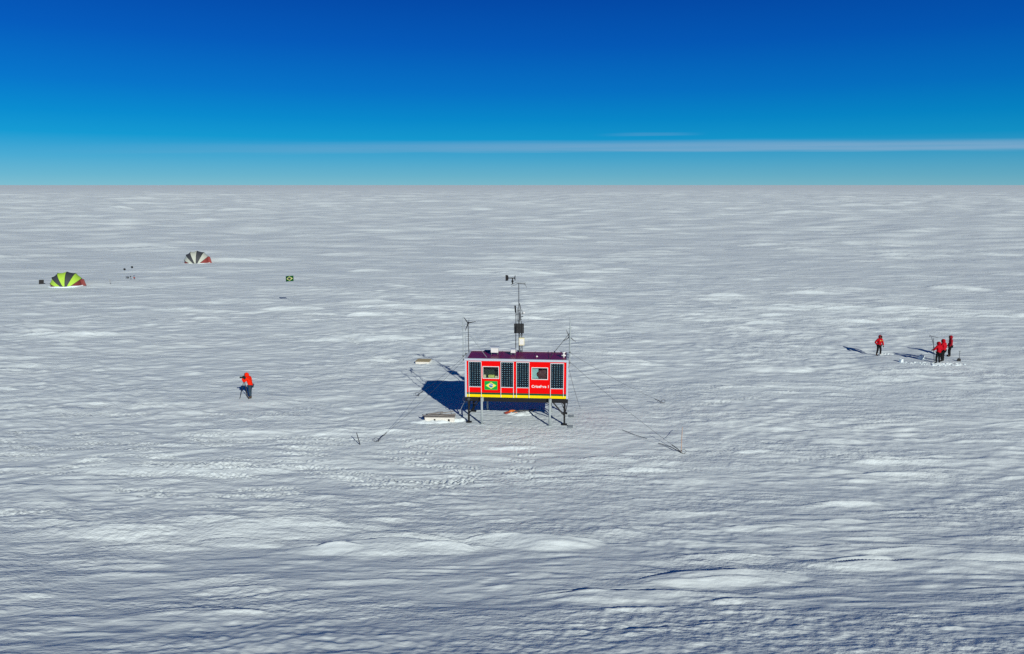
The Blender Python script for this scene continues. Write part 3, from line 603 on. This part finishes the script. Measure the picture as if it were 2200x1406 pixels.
def wire(pts, label, group='guy wires', r=.0075, mt='wire', name='guy_wire', cat='wire', anchor=None):
    base = Vector(pts[-1]); t = thing(name, label, cat, base, 0, group)
    MB().tube([Vector(q)-base for q in pts], r, 5).build('cable', M[mt], t)
    if anchor:
        d = (Vector(pts[-2])-base).normalized()
        MB().tube([d*.35, d*.8], .022, 6).build('turnbuckle', M['black'], t)
        k = MB(); k.tube([(.0, 0, -.2), d*.36], .016, 6); k.tube([Vector((.14*math.cos(u), .02, .10+.12*math.sin(u))) for u in [i*math.pi/6 for i in range(13)]], .012, 5); k.build('ground_anchor', M['black'], t)
    return t
# braces of roof poles
tb = lb + Vector((0, 0, 1.1)); wire([tb+Vector((0, 0, .1)), roof_at(1046, 769)+Vector((0, 0, .02))], 'thin pale stay from the black turbine pole down to the front roof edge', 'roof stays', .014, 'grey', 'stay_wire')
wire([rb+Vector((0, 0, 1.75)), roof_at(1180, 771)+Vector((0, 0, .02))], 'thin dark stay from the right turbine pole down to the front roof edge', 'roof stays', .016, 'wire', 'stay_wire')
wire([Vector((b0.x-.9, b0.y, wz(1085, 715, b0.y))) if False else lb+Vector((.75, 0, 1.0)) if False else PY(1027, 733, lb.y), roof_at(1005, 760)], 'short dark stay crossing low at the left end of the cabin roof', 'roof stays', .010, 'wire', 'stay_wire') if False else None
# guy wires to the snow
def gp(px, py, dz=.03): x, y = G(px, py); return Vector((x, y, zz(x, y)+dz))
topR = loc2w(WID-.02, .05, ZT-.02); topL = loc2w(.02, .05, ZT-.02); topRB = loc2w(WID-.02, DEP-.05, ZT-.02); topLB = loc2w(.02, DEP-.05, ZT-.02)
def sag(a, b, s=.15, n=7): return [a.lerp(b, i/(n-1)) - Vector((0, 0, s*4*(i/(n-1))*(1-i/(n-1)))) for i in range(n)]
wire(sag(topR, gp(1469, 968)), 'longest guy wire, from the right of the cabin to the anchor beside the bamboo pole', anchor=1)
wire(sag(topRB, gp(1425, 860)), 'guy wire from the rear right cabin corner to the farther right anchor', anchor=1)
wire(sag(topL, gp(808, 945)), 'guy wire from the front left cabin corner to the nearer left anchor', anchor=1)
wire(sag(topLB, gp(896, 847)), 'guy wire from the cabin to the left anchor by the edge of its shadow', anchor=1)
wire(sag(topR+Vector((0, 0, -.3)), gp(1247, 878)), 'short slack line hanging from the right end of the cabin down to the snow nearby', r=.010)
wire([loc2w(.05, .1, ZF+.1), loc2w(-.25, .2, .9), loc2w(-.42, .2, .45)+Vector((0, 0, zz(*loc2w(-.42, .2, 0).xy)))], 'short pale cable hanging off the front left leg of the cabin', r=.014, mt='grey')
# second line and rope pieces by the right anchor
wire([gp(1415, 948, .05), gp(1440, 958, .12), gp(1464, 967, .05)], 'dark rope lying alongside the end of the long guy wire', 'ropes on the snow', .018, 'rope', 'rope', 'rope')
wire([gp(1337, 922, .03), gp(1362, 931, .05), gp(1390, 939, .04)], 'thin dark rope lying loose on the snow left of the bamboo pole', 'ropes on the snow', .013, 'rope', 'rope', 'rope')
wire([gp(1430, 941, .10), gp(1458, 923, .25)], 'pale thin cord stretched up towards the top of the bamboo pole', 'ropes on the snow', .009, 'grey', 'rope', 'rope')
b = gp(1463.5, 966, 0); zt = wz(1463.5, 918, b.y); o = MB().tube([(0, 0, -.3), (.0, 0, .6), (.01, 0, zt-b.z)], [.024, .021, .016], 8).build('bamboo_pole', M['bamboo'], None); o.location = b; tag(o, 'thin upright bamboo pole in the snow at the right guy wire anchor', 'pole')
b = gp(777, 951, 0); tpv = PY(766, 930, b.y+.05)-b; o = MB().tube([(-.04, 0, -.25), tpv], [.03, .022], 8).build('stake', M['rope'], None); o.location = b; tag(o, 'dark leaning stake in the snow far left of the cabin', 'stake')

# ------------------------------------------------------------------ crates, boards and rubbish round the cabin
def heap(name, label, cx, cy, rx, ry, h, n=26, rough=.35, seed=1, kind=None, cat='snow pile', lumps=0, lr=.12, rz=0.0):
    m = MB(); bm = m.bm; rnd = random.Random(seed)
    grid = [[None]*(n+1) for _ in range(n+1)]
    for i in range(n+1):
        for j in range(n+1):
            u, v = 2*i/n-1, 2*j/n-1; e = math.sqrt(u*u+v*v)
            nz = float(pn(np.array([cx+u*rx*2.2]), np.array([cy+v*ry*2.2+seed*7.3]), 51)[0]); n2 = float(pn(np.array([u*rx*6+seed]), np.array([v*ry*6]), 52)[0])
            k = max(0.0, 1-e**2); z = h*k**.8*(1+rough*1.6*nz+rough*n2) - .06*(1-min(1, k*4))
            px_, py_ = u*rx, v*ry
            grid[i][j] = bm.verts.new((px_, py_, z))
    for i in range(n):
        for j in range(n): bm.faces.new((grid[i][j], grid[i+1][j], grid[i+1][j+1], grid[i][j+1]))
    for k in range(lumps):
        t = rnd.random()*2*math.pi; q = math.sqrt(rnd.random()); u, v = q*math.cos(t), q*math.sin(t); r = lr*rnd.uniform(.4, 1.3)
        rr = bmesh.ops.create_icosphere(bm, subdivisions=2, radius=r); c = Vector((u*rx, v*ry, h*max(0, 1-q*q)+r*.3))
        for w in rr['verts']: w.co = Vector((w.co.x*rnd.uniform(.85, 1.15)*1.2, w.co.y*rnd.uniform(.85, 1.15), w.co.z*rnd.uniform(.6, 1.1)*.62)) + c
    o = m.build(name, M['heap'], None, True); o.location = (cx, cy, zz(cx, cy)); o.rotation_euler = (0, 0, rz)
    return tag(o, label, cat, None, kind)
cx, cy = G(945, 906); CY = cy
cz = zz(cx, cy)
ct = thing('equipment_crate', 'long low white crate half buried in drifted snow left of the cabin', 'crate', (cx, cy+.25, cz-.21), R(-2))
MB().bx(-.92, .92, -.34, .34, 0, .50, .02).build('crate_body', M['crate'], ct)
lt = MB().bx(-.94, .94, -.36, .36, .502, .53, .006); lt.build('lid', M['plank'], ct)
for x in (-.30, .58): MB().bx(x-.055, x+.055, -.352, -.338, .26, .40).build('handle_slot', M['black'], ct)
for k, (a, b, w, r, z) in enumerate((((-.80, .02), (.15, .40), .16, .05, .60), ((-.1, -.26), (.95, -.02), .13, .04, .60), ((-1.05, -.18), (-.10, -.34), .10, .03, .60), ((.0, .02), (.80, .32), .12, .03, .66))):
    o = MB(); p0, p1 = Vector((*a, z)), Vector((*b, z+.04)); mid = (p0+p1)/2; o.box((0, 0, 0), ((p1-p0).length, w, .035), bev=.006); q = o.build('plank', M['plank'], None)
    q.location = ct.location + mid; q.rotation_euler = (0, -.03, math.atan2(p1.y-p0.y, p1.x-p0.x))
    tag(q, ('grey plank at the back left of the white crate top', 'grey plank along the front right edge of the white crate top', 'narrow grey plank at the front left of the white crate top', 'grey plank lying topmost across the back of the white crate')[k], 'plank', 'planks on the crate')
b = gp(914, 905, 0); tv = PY(908, 890, b.y+.1)-b; o = MB().tube([(.03, 0, -.1), tv], .028, 6).build('stick', M['rope'], None); o.location = b; tag(o, 'short dark stick leaning on the left end of the white crate', 'stick')
heap('snow_drift', 'smooth low snow drift banked against the left and front of the white crate', cx-.55, cy-.05, 1.35, .36, .12, 22, .35, 2, None, 'snow drift')
heap('snow_drift', 'snow drift at the right end of the white crate near the cabin leg', cx+1.15, cy+.3, .45, .4, .16, 18, .4, 5, None, 'snow drift')
x, y = G(910, 775.5); o = MB().box((0, 0, .09), (1.15, 1.0, .20), bev=.01).build('wooden_case', M['crate'], None); 
o.location = (x, y, zz(x, y)-.03); o.rotation_euler = (0, 0, R(-6)); tag(o, 'flat wooden case with tan plywood top half sunk in snow behind the cabin shadow', 'case')
l = MB().bx(-.60, .60, -.53, .53, .192, .212, .004).build('lid', M['wood'], o)
# things lying under the cabin
px_, py_ = G(1118, 889); heap('snow_drift', 'small snow hump under the middle of the cabin with poles lying on it', px_, py_, 1.0, .5, .13, 20, .5, 9, None, 'snow drift')
pz = zz(px_, py_)
pb = thing('pole_bundle', 'bundle of dark metal poles lying on the snow hump under the cabin', 'poles', (px_+.25, py_+.1, pz+.13), R(8))
for k in range(6): MB().tube([(-.8+.1*k, -.12+.05*k, .02+.02*(k % 3)), (.75-.05*k, .15-.06*k, .05+.025*(k % 2))], .028, 6).build('pole', M['dgrey' if k % 2 else 'black'], pb)
def sack(name, label, x, y, z, d, m, rz, cat='bag'):
    o = MB(); o.ball((0, 0, d[2]*.8), d, 16); q = o.build(name, m, None, True)
    for v in q.data.vertices:
        n = float(pn(np.array([v.co.x*6+x]), np.array([v.co.y*6+v.co.z*5]), 61)[0]); v.co *= 1+.25*n
    q.location = (x, y, z); q.rotation_euler = (0, 0, rz); return tag(q, label, cat)
x, y = G(1101, 888); sack('duffel_bag', 'orange duffel bag on the snow under the cabin beside the dark poles', x, y, zz(x, y)-.02, (.34, .16, .12), M['orange'], .2)
x, y = G(1092, 889); sack('duffel_bag', 'small red brown bag on the snow left of the orange bag under the cabin', x, y, zz(x, y)-.02, (.28, .13, .09), M['rust'], -.1)

# ------------------------------------------------------------------ people
def skin_obj(name, chains, m, parent, sub=2):
    vs, es, rad, idx = [], [], [], {}
    for ch in chains:
        prev = None
        for x, y, z, r in ch:
            k = (round(x, 4), round(y, 4), round(z, 4))
            if k not in idx: idx[k] = len(vs); vs.append((x, y, z)); rad.append(r)
            if prev is not None and (prev, idx[k]) not in es: es.append((prev, idx[k]))
            prev = idx[k]
    me = bpy.data.meshes.new(name); me.from_pydata(vs, es, []); o = bpy.data.objects.new(name, me); COL.objects.link(o)
    o.modifiers.new('s', 'SKIN')
    for i, sv in enumerate(me.skin_vertices[0].data):
        r = rad[i]; sv.radius = r if isinstance(r, tuple) else (r, r); sv.use_root = (i == 0)
    sm = o.modifiers.new('u', 'SUBSURF'); sm.levels = sub; sm.render_levels = sub
    dg = bpy.context.evaluated_depsgraph_get(); dg.update(); nm = bpy.data.meshes.new_from_object(o.evaluated_get(dg))
    o.modifiers.clear(); o.data = nm; bpy.data.meshes.remove(me); nm.name = name
    nm.polygons.foreach_set('use_smooth', [True]*len(nm.polygons)); nm.materials.clear(); nm.materials.append(m); o.parent = parent; return o
def V(*a): return Vector(a)
def person(label, px, py, face, jm, tm, bm_, lean=0.0, h=1.78, feet=((-.14, .0), (.14, .02)), eL=(-.34, .0, 1.12), hL=(-.33, .12, .88), eR=(.34, .0, 1.12), hR=(.33, .12, .88), hoodm=None, group='people in red parkas', patch=False):
    x, y = G(px, py); r = thing('person', label, 'person', (x, y, zz(x, y)), face, group); r.scale = (h/1.78,)*3
    ch = (0, lean*.55, 1.36); nk = (0, lean*.75+.01, 1.50); hd = (0, lean+.04, 1.62)
    pe = (0, -lean*.08, .94); wa = (0, lean*.22, 1.12)
    sL, sR = (-.19, lean*.6, 1.42), (.19, lean*.6, 1.42)
    ks = []
    for s, (fx, fy) in zip((-1, 1), feet): ks.append(((s*.10, -lean*.06, .88), ((s*.10+fx)/2+s*.01, fy*.5+.05, .50), (fx, fy, .10), (fx*1.08, fy+.15, .05)))
    def q(p, rr): return (*p, rr)
    # continuous body
    body = [[q(pe, (.13, .10)), q(wa, (.12, .09)), q(ch, (.14, .10)), q(nk, .055), (hd[0], hd[1]-.01, hd[2]-.06, .068), q(hd, (.078, .092)), (hd[0], hd[1]-.005, hd[2]+.075, .068)],
            [q(hd, (.078, .092)), (0, hd[1]+.085, hd[2]-.012, .017), (0, hd[1]+.105, hd[2]-.022, .010)],
            [q(ch, (.14, .10)), q(sL, .062), q(eL, .044), q(hL, .032)], [q(ch, (.14, .10)), q(sR, .062), q(eR, .044), q(hR, .032)]]
    for a, k, f, t in ks: body.append([q(pe, (.13, .10)), q(a, .085), q(k, .058), q(f, .045), q(t, .035)])
    b = skin_obj('body', body, M['skin'], r, 1)
    # quilted parka
    hem = (0, -lean*.15, .80)
    jk = [[q(hem, (.215, .165)), (0, -lean*.0, .96, (.20, .155)), q(wa, (.20, .155)), q(ch, (.205, .155)), (nk[0], nk[1], nk[2]-.02, .115)],
          [q(ch, (.205, .155)), q(sL, .105), q(eL, .085), q(hL, .070)], [q(ch, (.205, .155)), q(sR, .105), q(eR, .085), q(hR, .070)]]
    j = skin_obj('jacket', jk, jm, r, 2)
    if patch: (MB().bx(.05, .13, ch[1]+.165, ch[1]+.195, 1.30, 1.36).build('badge', M['patch'], j), MB().bx(-.13, -.05, ch[1]+.165, ch[1]+.195, 1.30, 1.34).build('badge', M['patch'], j))
    # hood: a shell open towards the face, with a furry rim
    hm = bmesh.new(); bmesh.ops.create_uvsphere(hm, u_segments=20, v_segments=14, radius=1)
    bmesh.ops.delete(hm, geom=[v for v in hm.verts if v.co.y > .70 and v.co.z > -.75], context='VERTS')
    for v in hm.verts: v.co = Vector((v.co.x*.145, v.co.y*.155, v.co.z*.165 + (.0 if v.co.z > 0 else -.015)))
    g = bmesh.ops.solidify(hm, geom=hm.faces[:], thickness=.018)
    mm = MB(); mm.bm.free(); mm.bm = hm; hood = mm.build('hood', hoodm or jm, r, True); hood.location = (hd[0], hd[1]-.01, hd[2]+.01); hood.rotation_euler = (-min(.4, lean), 0, 0)
    tr = MB().tube([(.105*math.cos(t), .112, .12*math.sin(t)) for t in [i*math.pi/10 for i in range(21)]], .022, 6).build('hood_trim', M['fur'], hood, True)
    MB().box((0, hd[1]+.088, hd[2]+.022), (.15, .05, .07), bev=.02).build('goggles', M['goggle'], r)
    # trousers, boots, gloves
    tr_ = [[q(pe, (.165, .135))] ]
    for a, k, f, t in ks: tr_.append([q(pe, (.165, .135)), q(a, .112), q(k, .085), (f[0], f[1], f[2]+.06, .075)])
    skin_obj('trousers', tr_[1:], tm, r, 2)
    for a, k, f, t in ks: skin_obj('boot', [[(f[0], f[1], f[2]+.10, .072), (f[0], f[1]-.01, .06, (.06, .07)), (t[0], t[1]-.06, .05, .055), (t[0], t[1]+.02, .042, .045)]], bm_, r, 2)
    for e, w in ((eL, hL), (eR, hR)):
        e, w = Vector(e), Vector(w); d = (w-e).normalized(); sx = 1 if w.x > 0 else -1
        side = d.cross(Vector((sx, .2, .1))).normalized(); nrm = side.cross(d).normalized()
        pm = w + d*.05; pk = w + d*.10
        chs = [[(*w, .042), (*pm, .044), (*pk, .040)]]
        for k, (off, ln) in enumerate(((-.033, .060), (-.011, .075), (.011, .070), (.033, .055))):
            a0 = pk + side*off*.7; a1 = pk + side*off + d*ln*.5 - nrm*.008; a2 = pk + side*off*1.05 + d*ln*.85 - nrm*.032
            chs.append([(*pk, .040), (*a0, .014), (*a1, .012), (*a2, .010)])
        th = pm + side*.045 + d*.02; th2 = pm + side*.062 + d*.055 - nrm*.015
        chs.append([(*pm, .044), (*th, .014), (*th2, .011)])
        skin_obj('glove', chs, M['glove'], r, 1)
    return r
# photographer, facing left along the plain
person('person in orange-red hooded parka and slate trousers leaning to a camera on a tripod', 540, 856, R(82), M['jor'], M['slate'], M['tan'], lean=.19, h=1.80,
       feet=((-.10, -.02), (.12, .10)), eL=(-.24, .34, 1.20), hL=(-.09, .50, 1.40), eR=(.26, .30, 1.16), hR=(.09, .48, 1.34), hoodm=M['jor'])
person('person in red parka and black trousers standing alone with a hand on the hip', 1887, 760.5, R(200), M['jred'], M['trous'], M['boot'], lean=0, h=1.80,
       feet=((-.20, .02), (.17, -.02)), eL=(-.36, .02, 1.12), hL=(-.34, .12, .86), eR=(.43, -.06, 1.14), hR=(.24, .12, 1.00), hoodm=M['jdark'], patch=True)
person('person in red parka in front of the pair, left hand on the drill pole', 2014.5, 780.5, R(12), M['jred'], M['trous'], M['boot'], lean=.05, h=1.80,
       feet=((-.13, .02), (.13, .0)), eL=(-.40, .04, 1.16), hL=(-.40, .24, 1.08), eR=(.33, .05, 1.12), hR=(.25, .20, .95))
person('person in red parka at the right of the pair, close to the drill, hood up', 2024.5, 777.5, R(30), M['jred'], M['trous'], M['boot'], lean=.05, h=1.88,
       feet=((-.12, .0), (.13, .03)), eL=(-.30, .12, 1.14), hL=(-.20, .32, 1.10), eR=(.35, .02, 1.12), hR=(.33, .12, .90))
person('person in dark red parka and black overtrousers standing behind the drilling pair', 2040, 763, R(70), M['jdark'], M['trous'], M['boot'], lean=.02, h=1.84,
       feet=((-.10, .0), (.11, .04)), eL=(-.33, .02, 1.12), hL=(-.30, .14, .88), eR=(.34, .0, 1.12), hR=(.31, .14, .90))

# photographer's tripod and camera
x, y = G(540, 856); tb = Vector((x-.42, y+.02, zz(x, y)))
hz = 1.30
tri = thing('tripod', 'black tripod with splayed legs standing in front of the photographer', 'tripod', tb)
for a in (R(200), R(-35), R(90)):
    e = Vector((.36*math.cos(a), .36*math.sin(a), -.02)); l = MB().tube([(0, 0, hz), Vector((0, 0, hz)).lerp(e, .5), e], [.022, .026, .018], 6).tube([e, e+Vector((0, 0, .05))], .03, 6).build('leg', M['black'], tri)
MB().tube([(0, 0, hz-.12), (0, 0, hz+.08)], .03, 8).ball((0, 0, hz+.06), (.05, .05, .05), 8).tube([(.02, 0, hz+.05), (.28, .03, hz-.10)], .012, 5).build('head', M['black'], tri)
cm = thing('video_camera', 'black camera mounted on the tripod in front of the photographer', 'camera', tb + Vector((0, 0, hz+.105)))
MB().bx(-.10, .12, -.06, .06, 0, .14, .012).build('camera_body', M['black'], cm); MB().tube([(-.10, 0, .07), (-.28, 0, .07)], [.05, .058], 10).build('lens', M['black'], cm); MB().tube([(-.04, 0, .17), (.07, 0, .17)], .018, 6).tube([(-.04, 0, .14), (-.04, 0, .17)], .012, 5).tube([(.07, 0, .14), (.07, 0, .17)], .012, 5).build('handle', M['black'], cm)

# ice drill, shovel, spoil heap
b = gp(2007.5, 779, 0); dr = thing('ice_drill', 'thin hand ice drill with a T handle standing beside the pair in red', 'drill', b)
s1 = PY(2005, 727, b.y)-b; MB().tube([(0, 0, -.1), s1], .025, 8).build('shaft', M['dgrey'], dr)
hl, hr_ = PY(1998, 722, b.y+.1)-b, PY(2016, 726, b.y-.1)-b; MB().tube([hl, hr_], .024, 6).tube([hl+Vector((0, 0, .05)), hl-Vector((0, 0, .06))], .035, 6).build('handle', M['dgrey'], dr)
MB().tube([PY(2001, 724, b.y+.1)-b, PY(2007.5, 748, b.y)-b], .018, 6).build('brace', M['dgrey'], dr)
b = gp(2060, 776, 0); sh = thing('shovel', 'snow shovel with dark blade stuck upright in the snow right of the drill crew', 'shovel', b)
tz_ = wz(2060.5, 755, b.y)-b.z; MB().tube([(.02, 0, .2), (.0, .02, tz_)], .02, 6).build('shaft', M['dgrey'], sh); MB().tube([(-.09, .02, tz_), (.09, .02, tz_)], .018, 6).build('handle', M['dgrey'], sh)
MB().prism([(-.15, 0, -.06), (.15, 0, -.06), (.16, 0, .16), (.06, .0, .27), (-.06, .0, .27), (-.16, 0, .16)], (.0, .03, 0)).build('blade', M['black'], sh)
hx, hy = G(2028, 784); heap('snow_rubble', None, hx+.05, hy+.1, 1.9, .5, .07, 30, 1.0, 4, 'stuff', None, 60, .07, R(3))
hx, hy = G(1965, 780); heap('snow_rubble', None, hx, hy, 1.2, .35, .05, 22, 1.0, 14, 'stuff', None, 34, .065)
x, y = G(1936, 778); 
q = MB(); q.box((0, 0, .15), (.28, .24, .34), rz=.5, bev=.05); o = q.build('snow_block', M['heap'], None, False, .03); o.location = (x, y, zz(x, y)-.03); tag(o, 'upright cut block of snow left of the drill crew throwing a shadow', 'snow block')
x, y = G(1979, 771.5); q = MB(); q.box((0, 0, .2), (.5, .34, .42), rz=.8, rx=.3, bev=.05); o = q.build('snow_block', M['heap'], None, False, .04); o.location = (x, y, zz(x, y)-.05); tag(o, 'tilted snow lump amid the long shadows of the drill crew', 'snow block')
x, y = G(1904, 760); heap('snow_drift', 'low broken snow bank at the feet of the lone person in red', x, y, .8, .3, .07, 20, 1.0, 23, None, 'snow drift', 14, .06)

# ------------------------------------------------------------------ tents
def tent(px, py, wpx, label, mats, rot, hgt, base):
    x, y = G(px, py); t = thing('dome_tent', label, 'tent', (x, y, zz(x, y)-.05), rot, 'striped dome tents')
    s = (math.cos(TH)*y+CAMH*math.sin(TH))/FPX; rx = wpx*s/2; ry = rx*.92; H = hgt
    edges = base; npan = len(mats)
    def pt(phi, th, off=1.0):            # phi: fan angle left..right, th: from front pivot to back pivot
        k = math.sin(th)**.8
        return Vector((-rx*math.copysign(abs(math.cos(phi))**.82, math.cos(phi))*k*off, -ry*math.cos(th)*.98, max(.0, (H+.4)*math.sin(phi)**.72*k*off-.4)))
    for i in range(npan):
        a, b = R(edges[i]), R(edges[i+1]); bm = bmesh.new(); nu, nv = 8, 22; g = []
        for u in range(nu+1):
            f = u/nu; phi = a+(b-a)*f; sagk = 1-.05*math.sin(math.pi*f)
            g.append([bm.verts.new(pt(phi, .02+(math.pi-.04)*v/nv, sagk)) for v in range(nv+1)])
        for u in range(nu):
            for v in range(nv): bm.faces.new((g[u][v], g[u+1][v], g[u+1][v+1], g[u][v+1]))
        mm = MB(); mm.bm.free(); mm.bm = bm; o = mm.build('fabric_panel', mats[i], t, True); sl_ = o.modifiers.new('thick', 'SOLIDIFY'); sl_.thickness = .02
    for e in edges[1:-1]:
        MB().tube([pt(R(e), .02+(math.pi-.04)*v/22, 1.006) for v in range(23)], .022, 5).build('hoop_pole', M['tdark'], t)
    # small peaked door flap at the right and tension guy
    q = pt(R(edges[-2]), math.pi*.45)
    MB().prism([q+Vector((-.15, -.3, -.02)), q+Vector((.35, -.45, .0)), q+Vector((.62, -.5, -q.z-.02)), q+Vector((.10, -.6, -q.z-.02))], (.02, .06, 0)).build('door_flap', mats[-1], t)
    sk = MB(); sk.tube([(-rx*1.06*math.cos(a), -ry*1.04*math.sin(a), .0+.03*math.sin(a*7)) for a in [i*math.pi/24 for i in range(25)]], .12, 6); sk.build('snow_skirt', M['heap'], t, True)
    return t
lm = M['tlime']; dk = M['tdark']
tent(145, 618, 64, 'lime green and charcoal striped dome tent with a brick red side, nearest left', [M['tred'], lm, dk, lm, dk, lm, M['tred']], R(20), 1.95, [0, 14, 38, 66, 92, 120, 153, 180])
wt = M['twhite']
tent(424, 568, 53, 'off white and black striped dome tent with a red side, farther away', [M['tred2'], wt, dk, wt, dk, wt, M['tred2']], R(15), 2.2, [0, 16, 42, 68, 92, 120, 150, 180])
# portable solar panel left of the tent
b = gp(90, 615.5, 0); t = thing('solar_panel_stand', 'small black solar panel propped up on the snow left of the lime tent', 'solar panel', b, R(20))
MB().box((0, 0, .30), (.62, .05, .62), rx=-.5, bev=.008).build('panel', M['black'], t); MB().tube([(-.2, .35, -.05), (-.2, .08, .45)], .02, 5).build('prop_leg', M['dgrey'], t); MB().tube([(.2, .35, -.05), (.2, .08, .45)], .02, 5).build('prop_leg', M['dgrey'], t); MB().prism([(-.34, -.2, -.04), (.42, -.25, -.04), (.42, -.1, .05), (-.3, -.02, .08)], (0, .25, 0)).build('battery_case', M['black'], t)
# ball-topped marker poles
def marker(px, bpy_, tpy, label):
    b = gp(px, bpy_, 0); zt = wz(px, tpy, b.y)-b.z; t = thing('marker_pole', label, 'pole', b, 0, 'ball-topped marker poles')
    MB().tube([(0, 0, -.2), (0, 0, zt)], .014, 6).build('pole', M['grey'], t); MB().ball((0, 0, zt), (.17, .17, .17), 14).build('ball', M['black'], t, True)
marker(270, 604, 579, 'left of two thin poles topped by a black ball, near the lime tent'); marker(286, 600, 574.5, 'right of two thin poles topped by a black ball, farther from the lime tent')
def stand(px, base, top, label, m, w=.10):
    b = gp(px, base, 0); zt = wz(px, top, b.y)-b.z; t = thing('instrument_stand', label, 'stand', b, 0, 'small instrument stands by the tents')
    MB().tube([(0, 0, -.2), (0, 0, zt)], .03, 6).build('post', M['dgrey'], t); MB().bx(-w, w, -w*.7, w*.7, zt-.02, zt+w*1.6, .015).build('sensor_box', m, t)
stand(275, 603, 598, 'short grey instrument stand under the left black ball marker', M['dgrey'], .16); stand(281.5, 605, 595, 'slim dark instrument stand between the two ball markers', M['black'], .07); stand(289, 605, 598, 'faint rust red instrument stand right of the ball markers', M['rust'], .10)
b = gp(237, 616, 0); o = MB().tube([(0, 0, -.2), (.03, 0, wz(237, 605, b.y)-b.z)], .03, 6).bx(-.02, .08, -.03, .03, .55, .72).build('stake', M['plank'], None); o.location = b; tag(o, 'small thin stake in the snow between the lime tent and the ball markers', 'stake')
# flag on its pole
b = gp(634.2, 657, 0); ft = thing('flagpole', 'green flag with yellow diamond flying on a thin pole on the open snow', 'flag', b)
zt = wz(634.2, 591.5, b.y)-b.z
MB().tube([(0, 0, -.2), (0, 0, zt)], [.012, .008], 6).build('pole', M['grey'], ft)
bm = bmesh.new(); uvl = bm.loops.layers.uv.new('UVMap'); nx, nz_ = 24, 12; L = 1.05; Hf = .66; g = []
for i in range(nx+1):
    u = i/nx; row = []
    for j in range(nz_+1):
        v = j/nz_; row.append(bm.verts.new((-.02-u*L*.94, .10*u+.10*math.sin(u*7.0+v*.8)*u**.6, zt-.02-Hf+v*Hf - .16*u - .03*math.sin(u*5+1))))
    g.append(row)
for i in range(nx):
    for j in range(nz_):
        f = bm.faces.new((g[i][j], g[i+1][j], g[i+1][j+1], g[i][j+1])); f.smooth = True
        for l, (a, c) in zip(f.loops, ((i, j), (i+1, j), (i+1, j+1), (i, j+1))): l[uvl].uv = (1-a/nx, c/nz_)
me = bpy.data.meshes.new('cloth'); bm.to_mesh(me); bm.free(); me.materials.append(M['flagc']); o = bpy.data.objects.new('cloth', me); COL.objects.link(o); o.parent = ft
sm = o.modifiers.new('thick', 'SOLIDIFY'); sm.thickness = .006
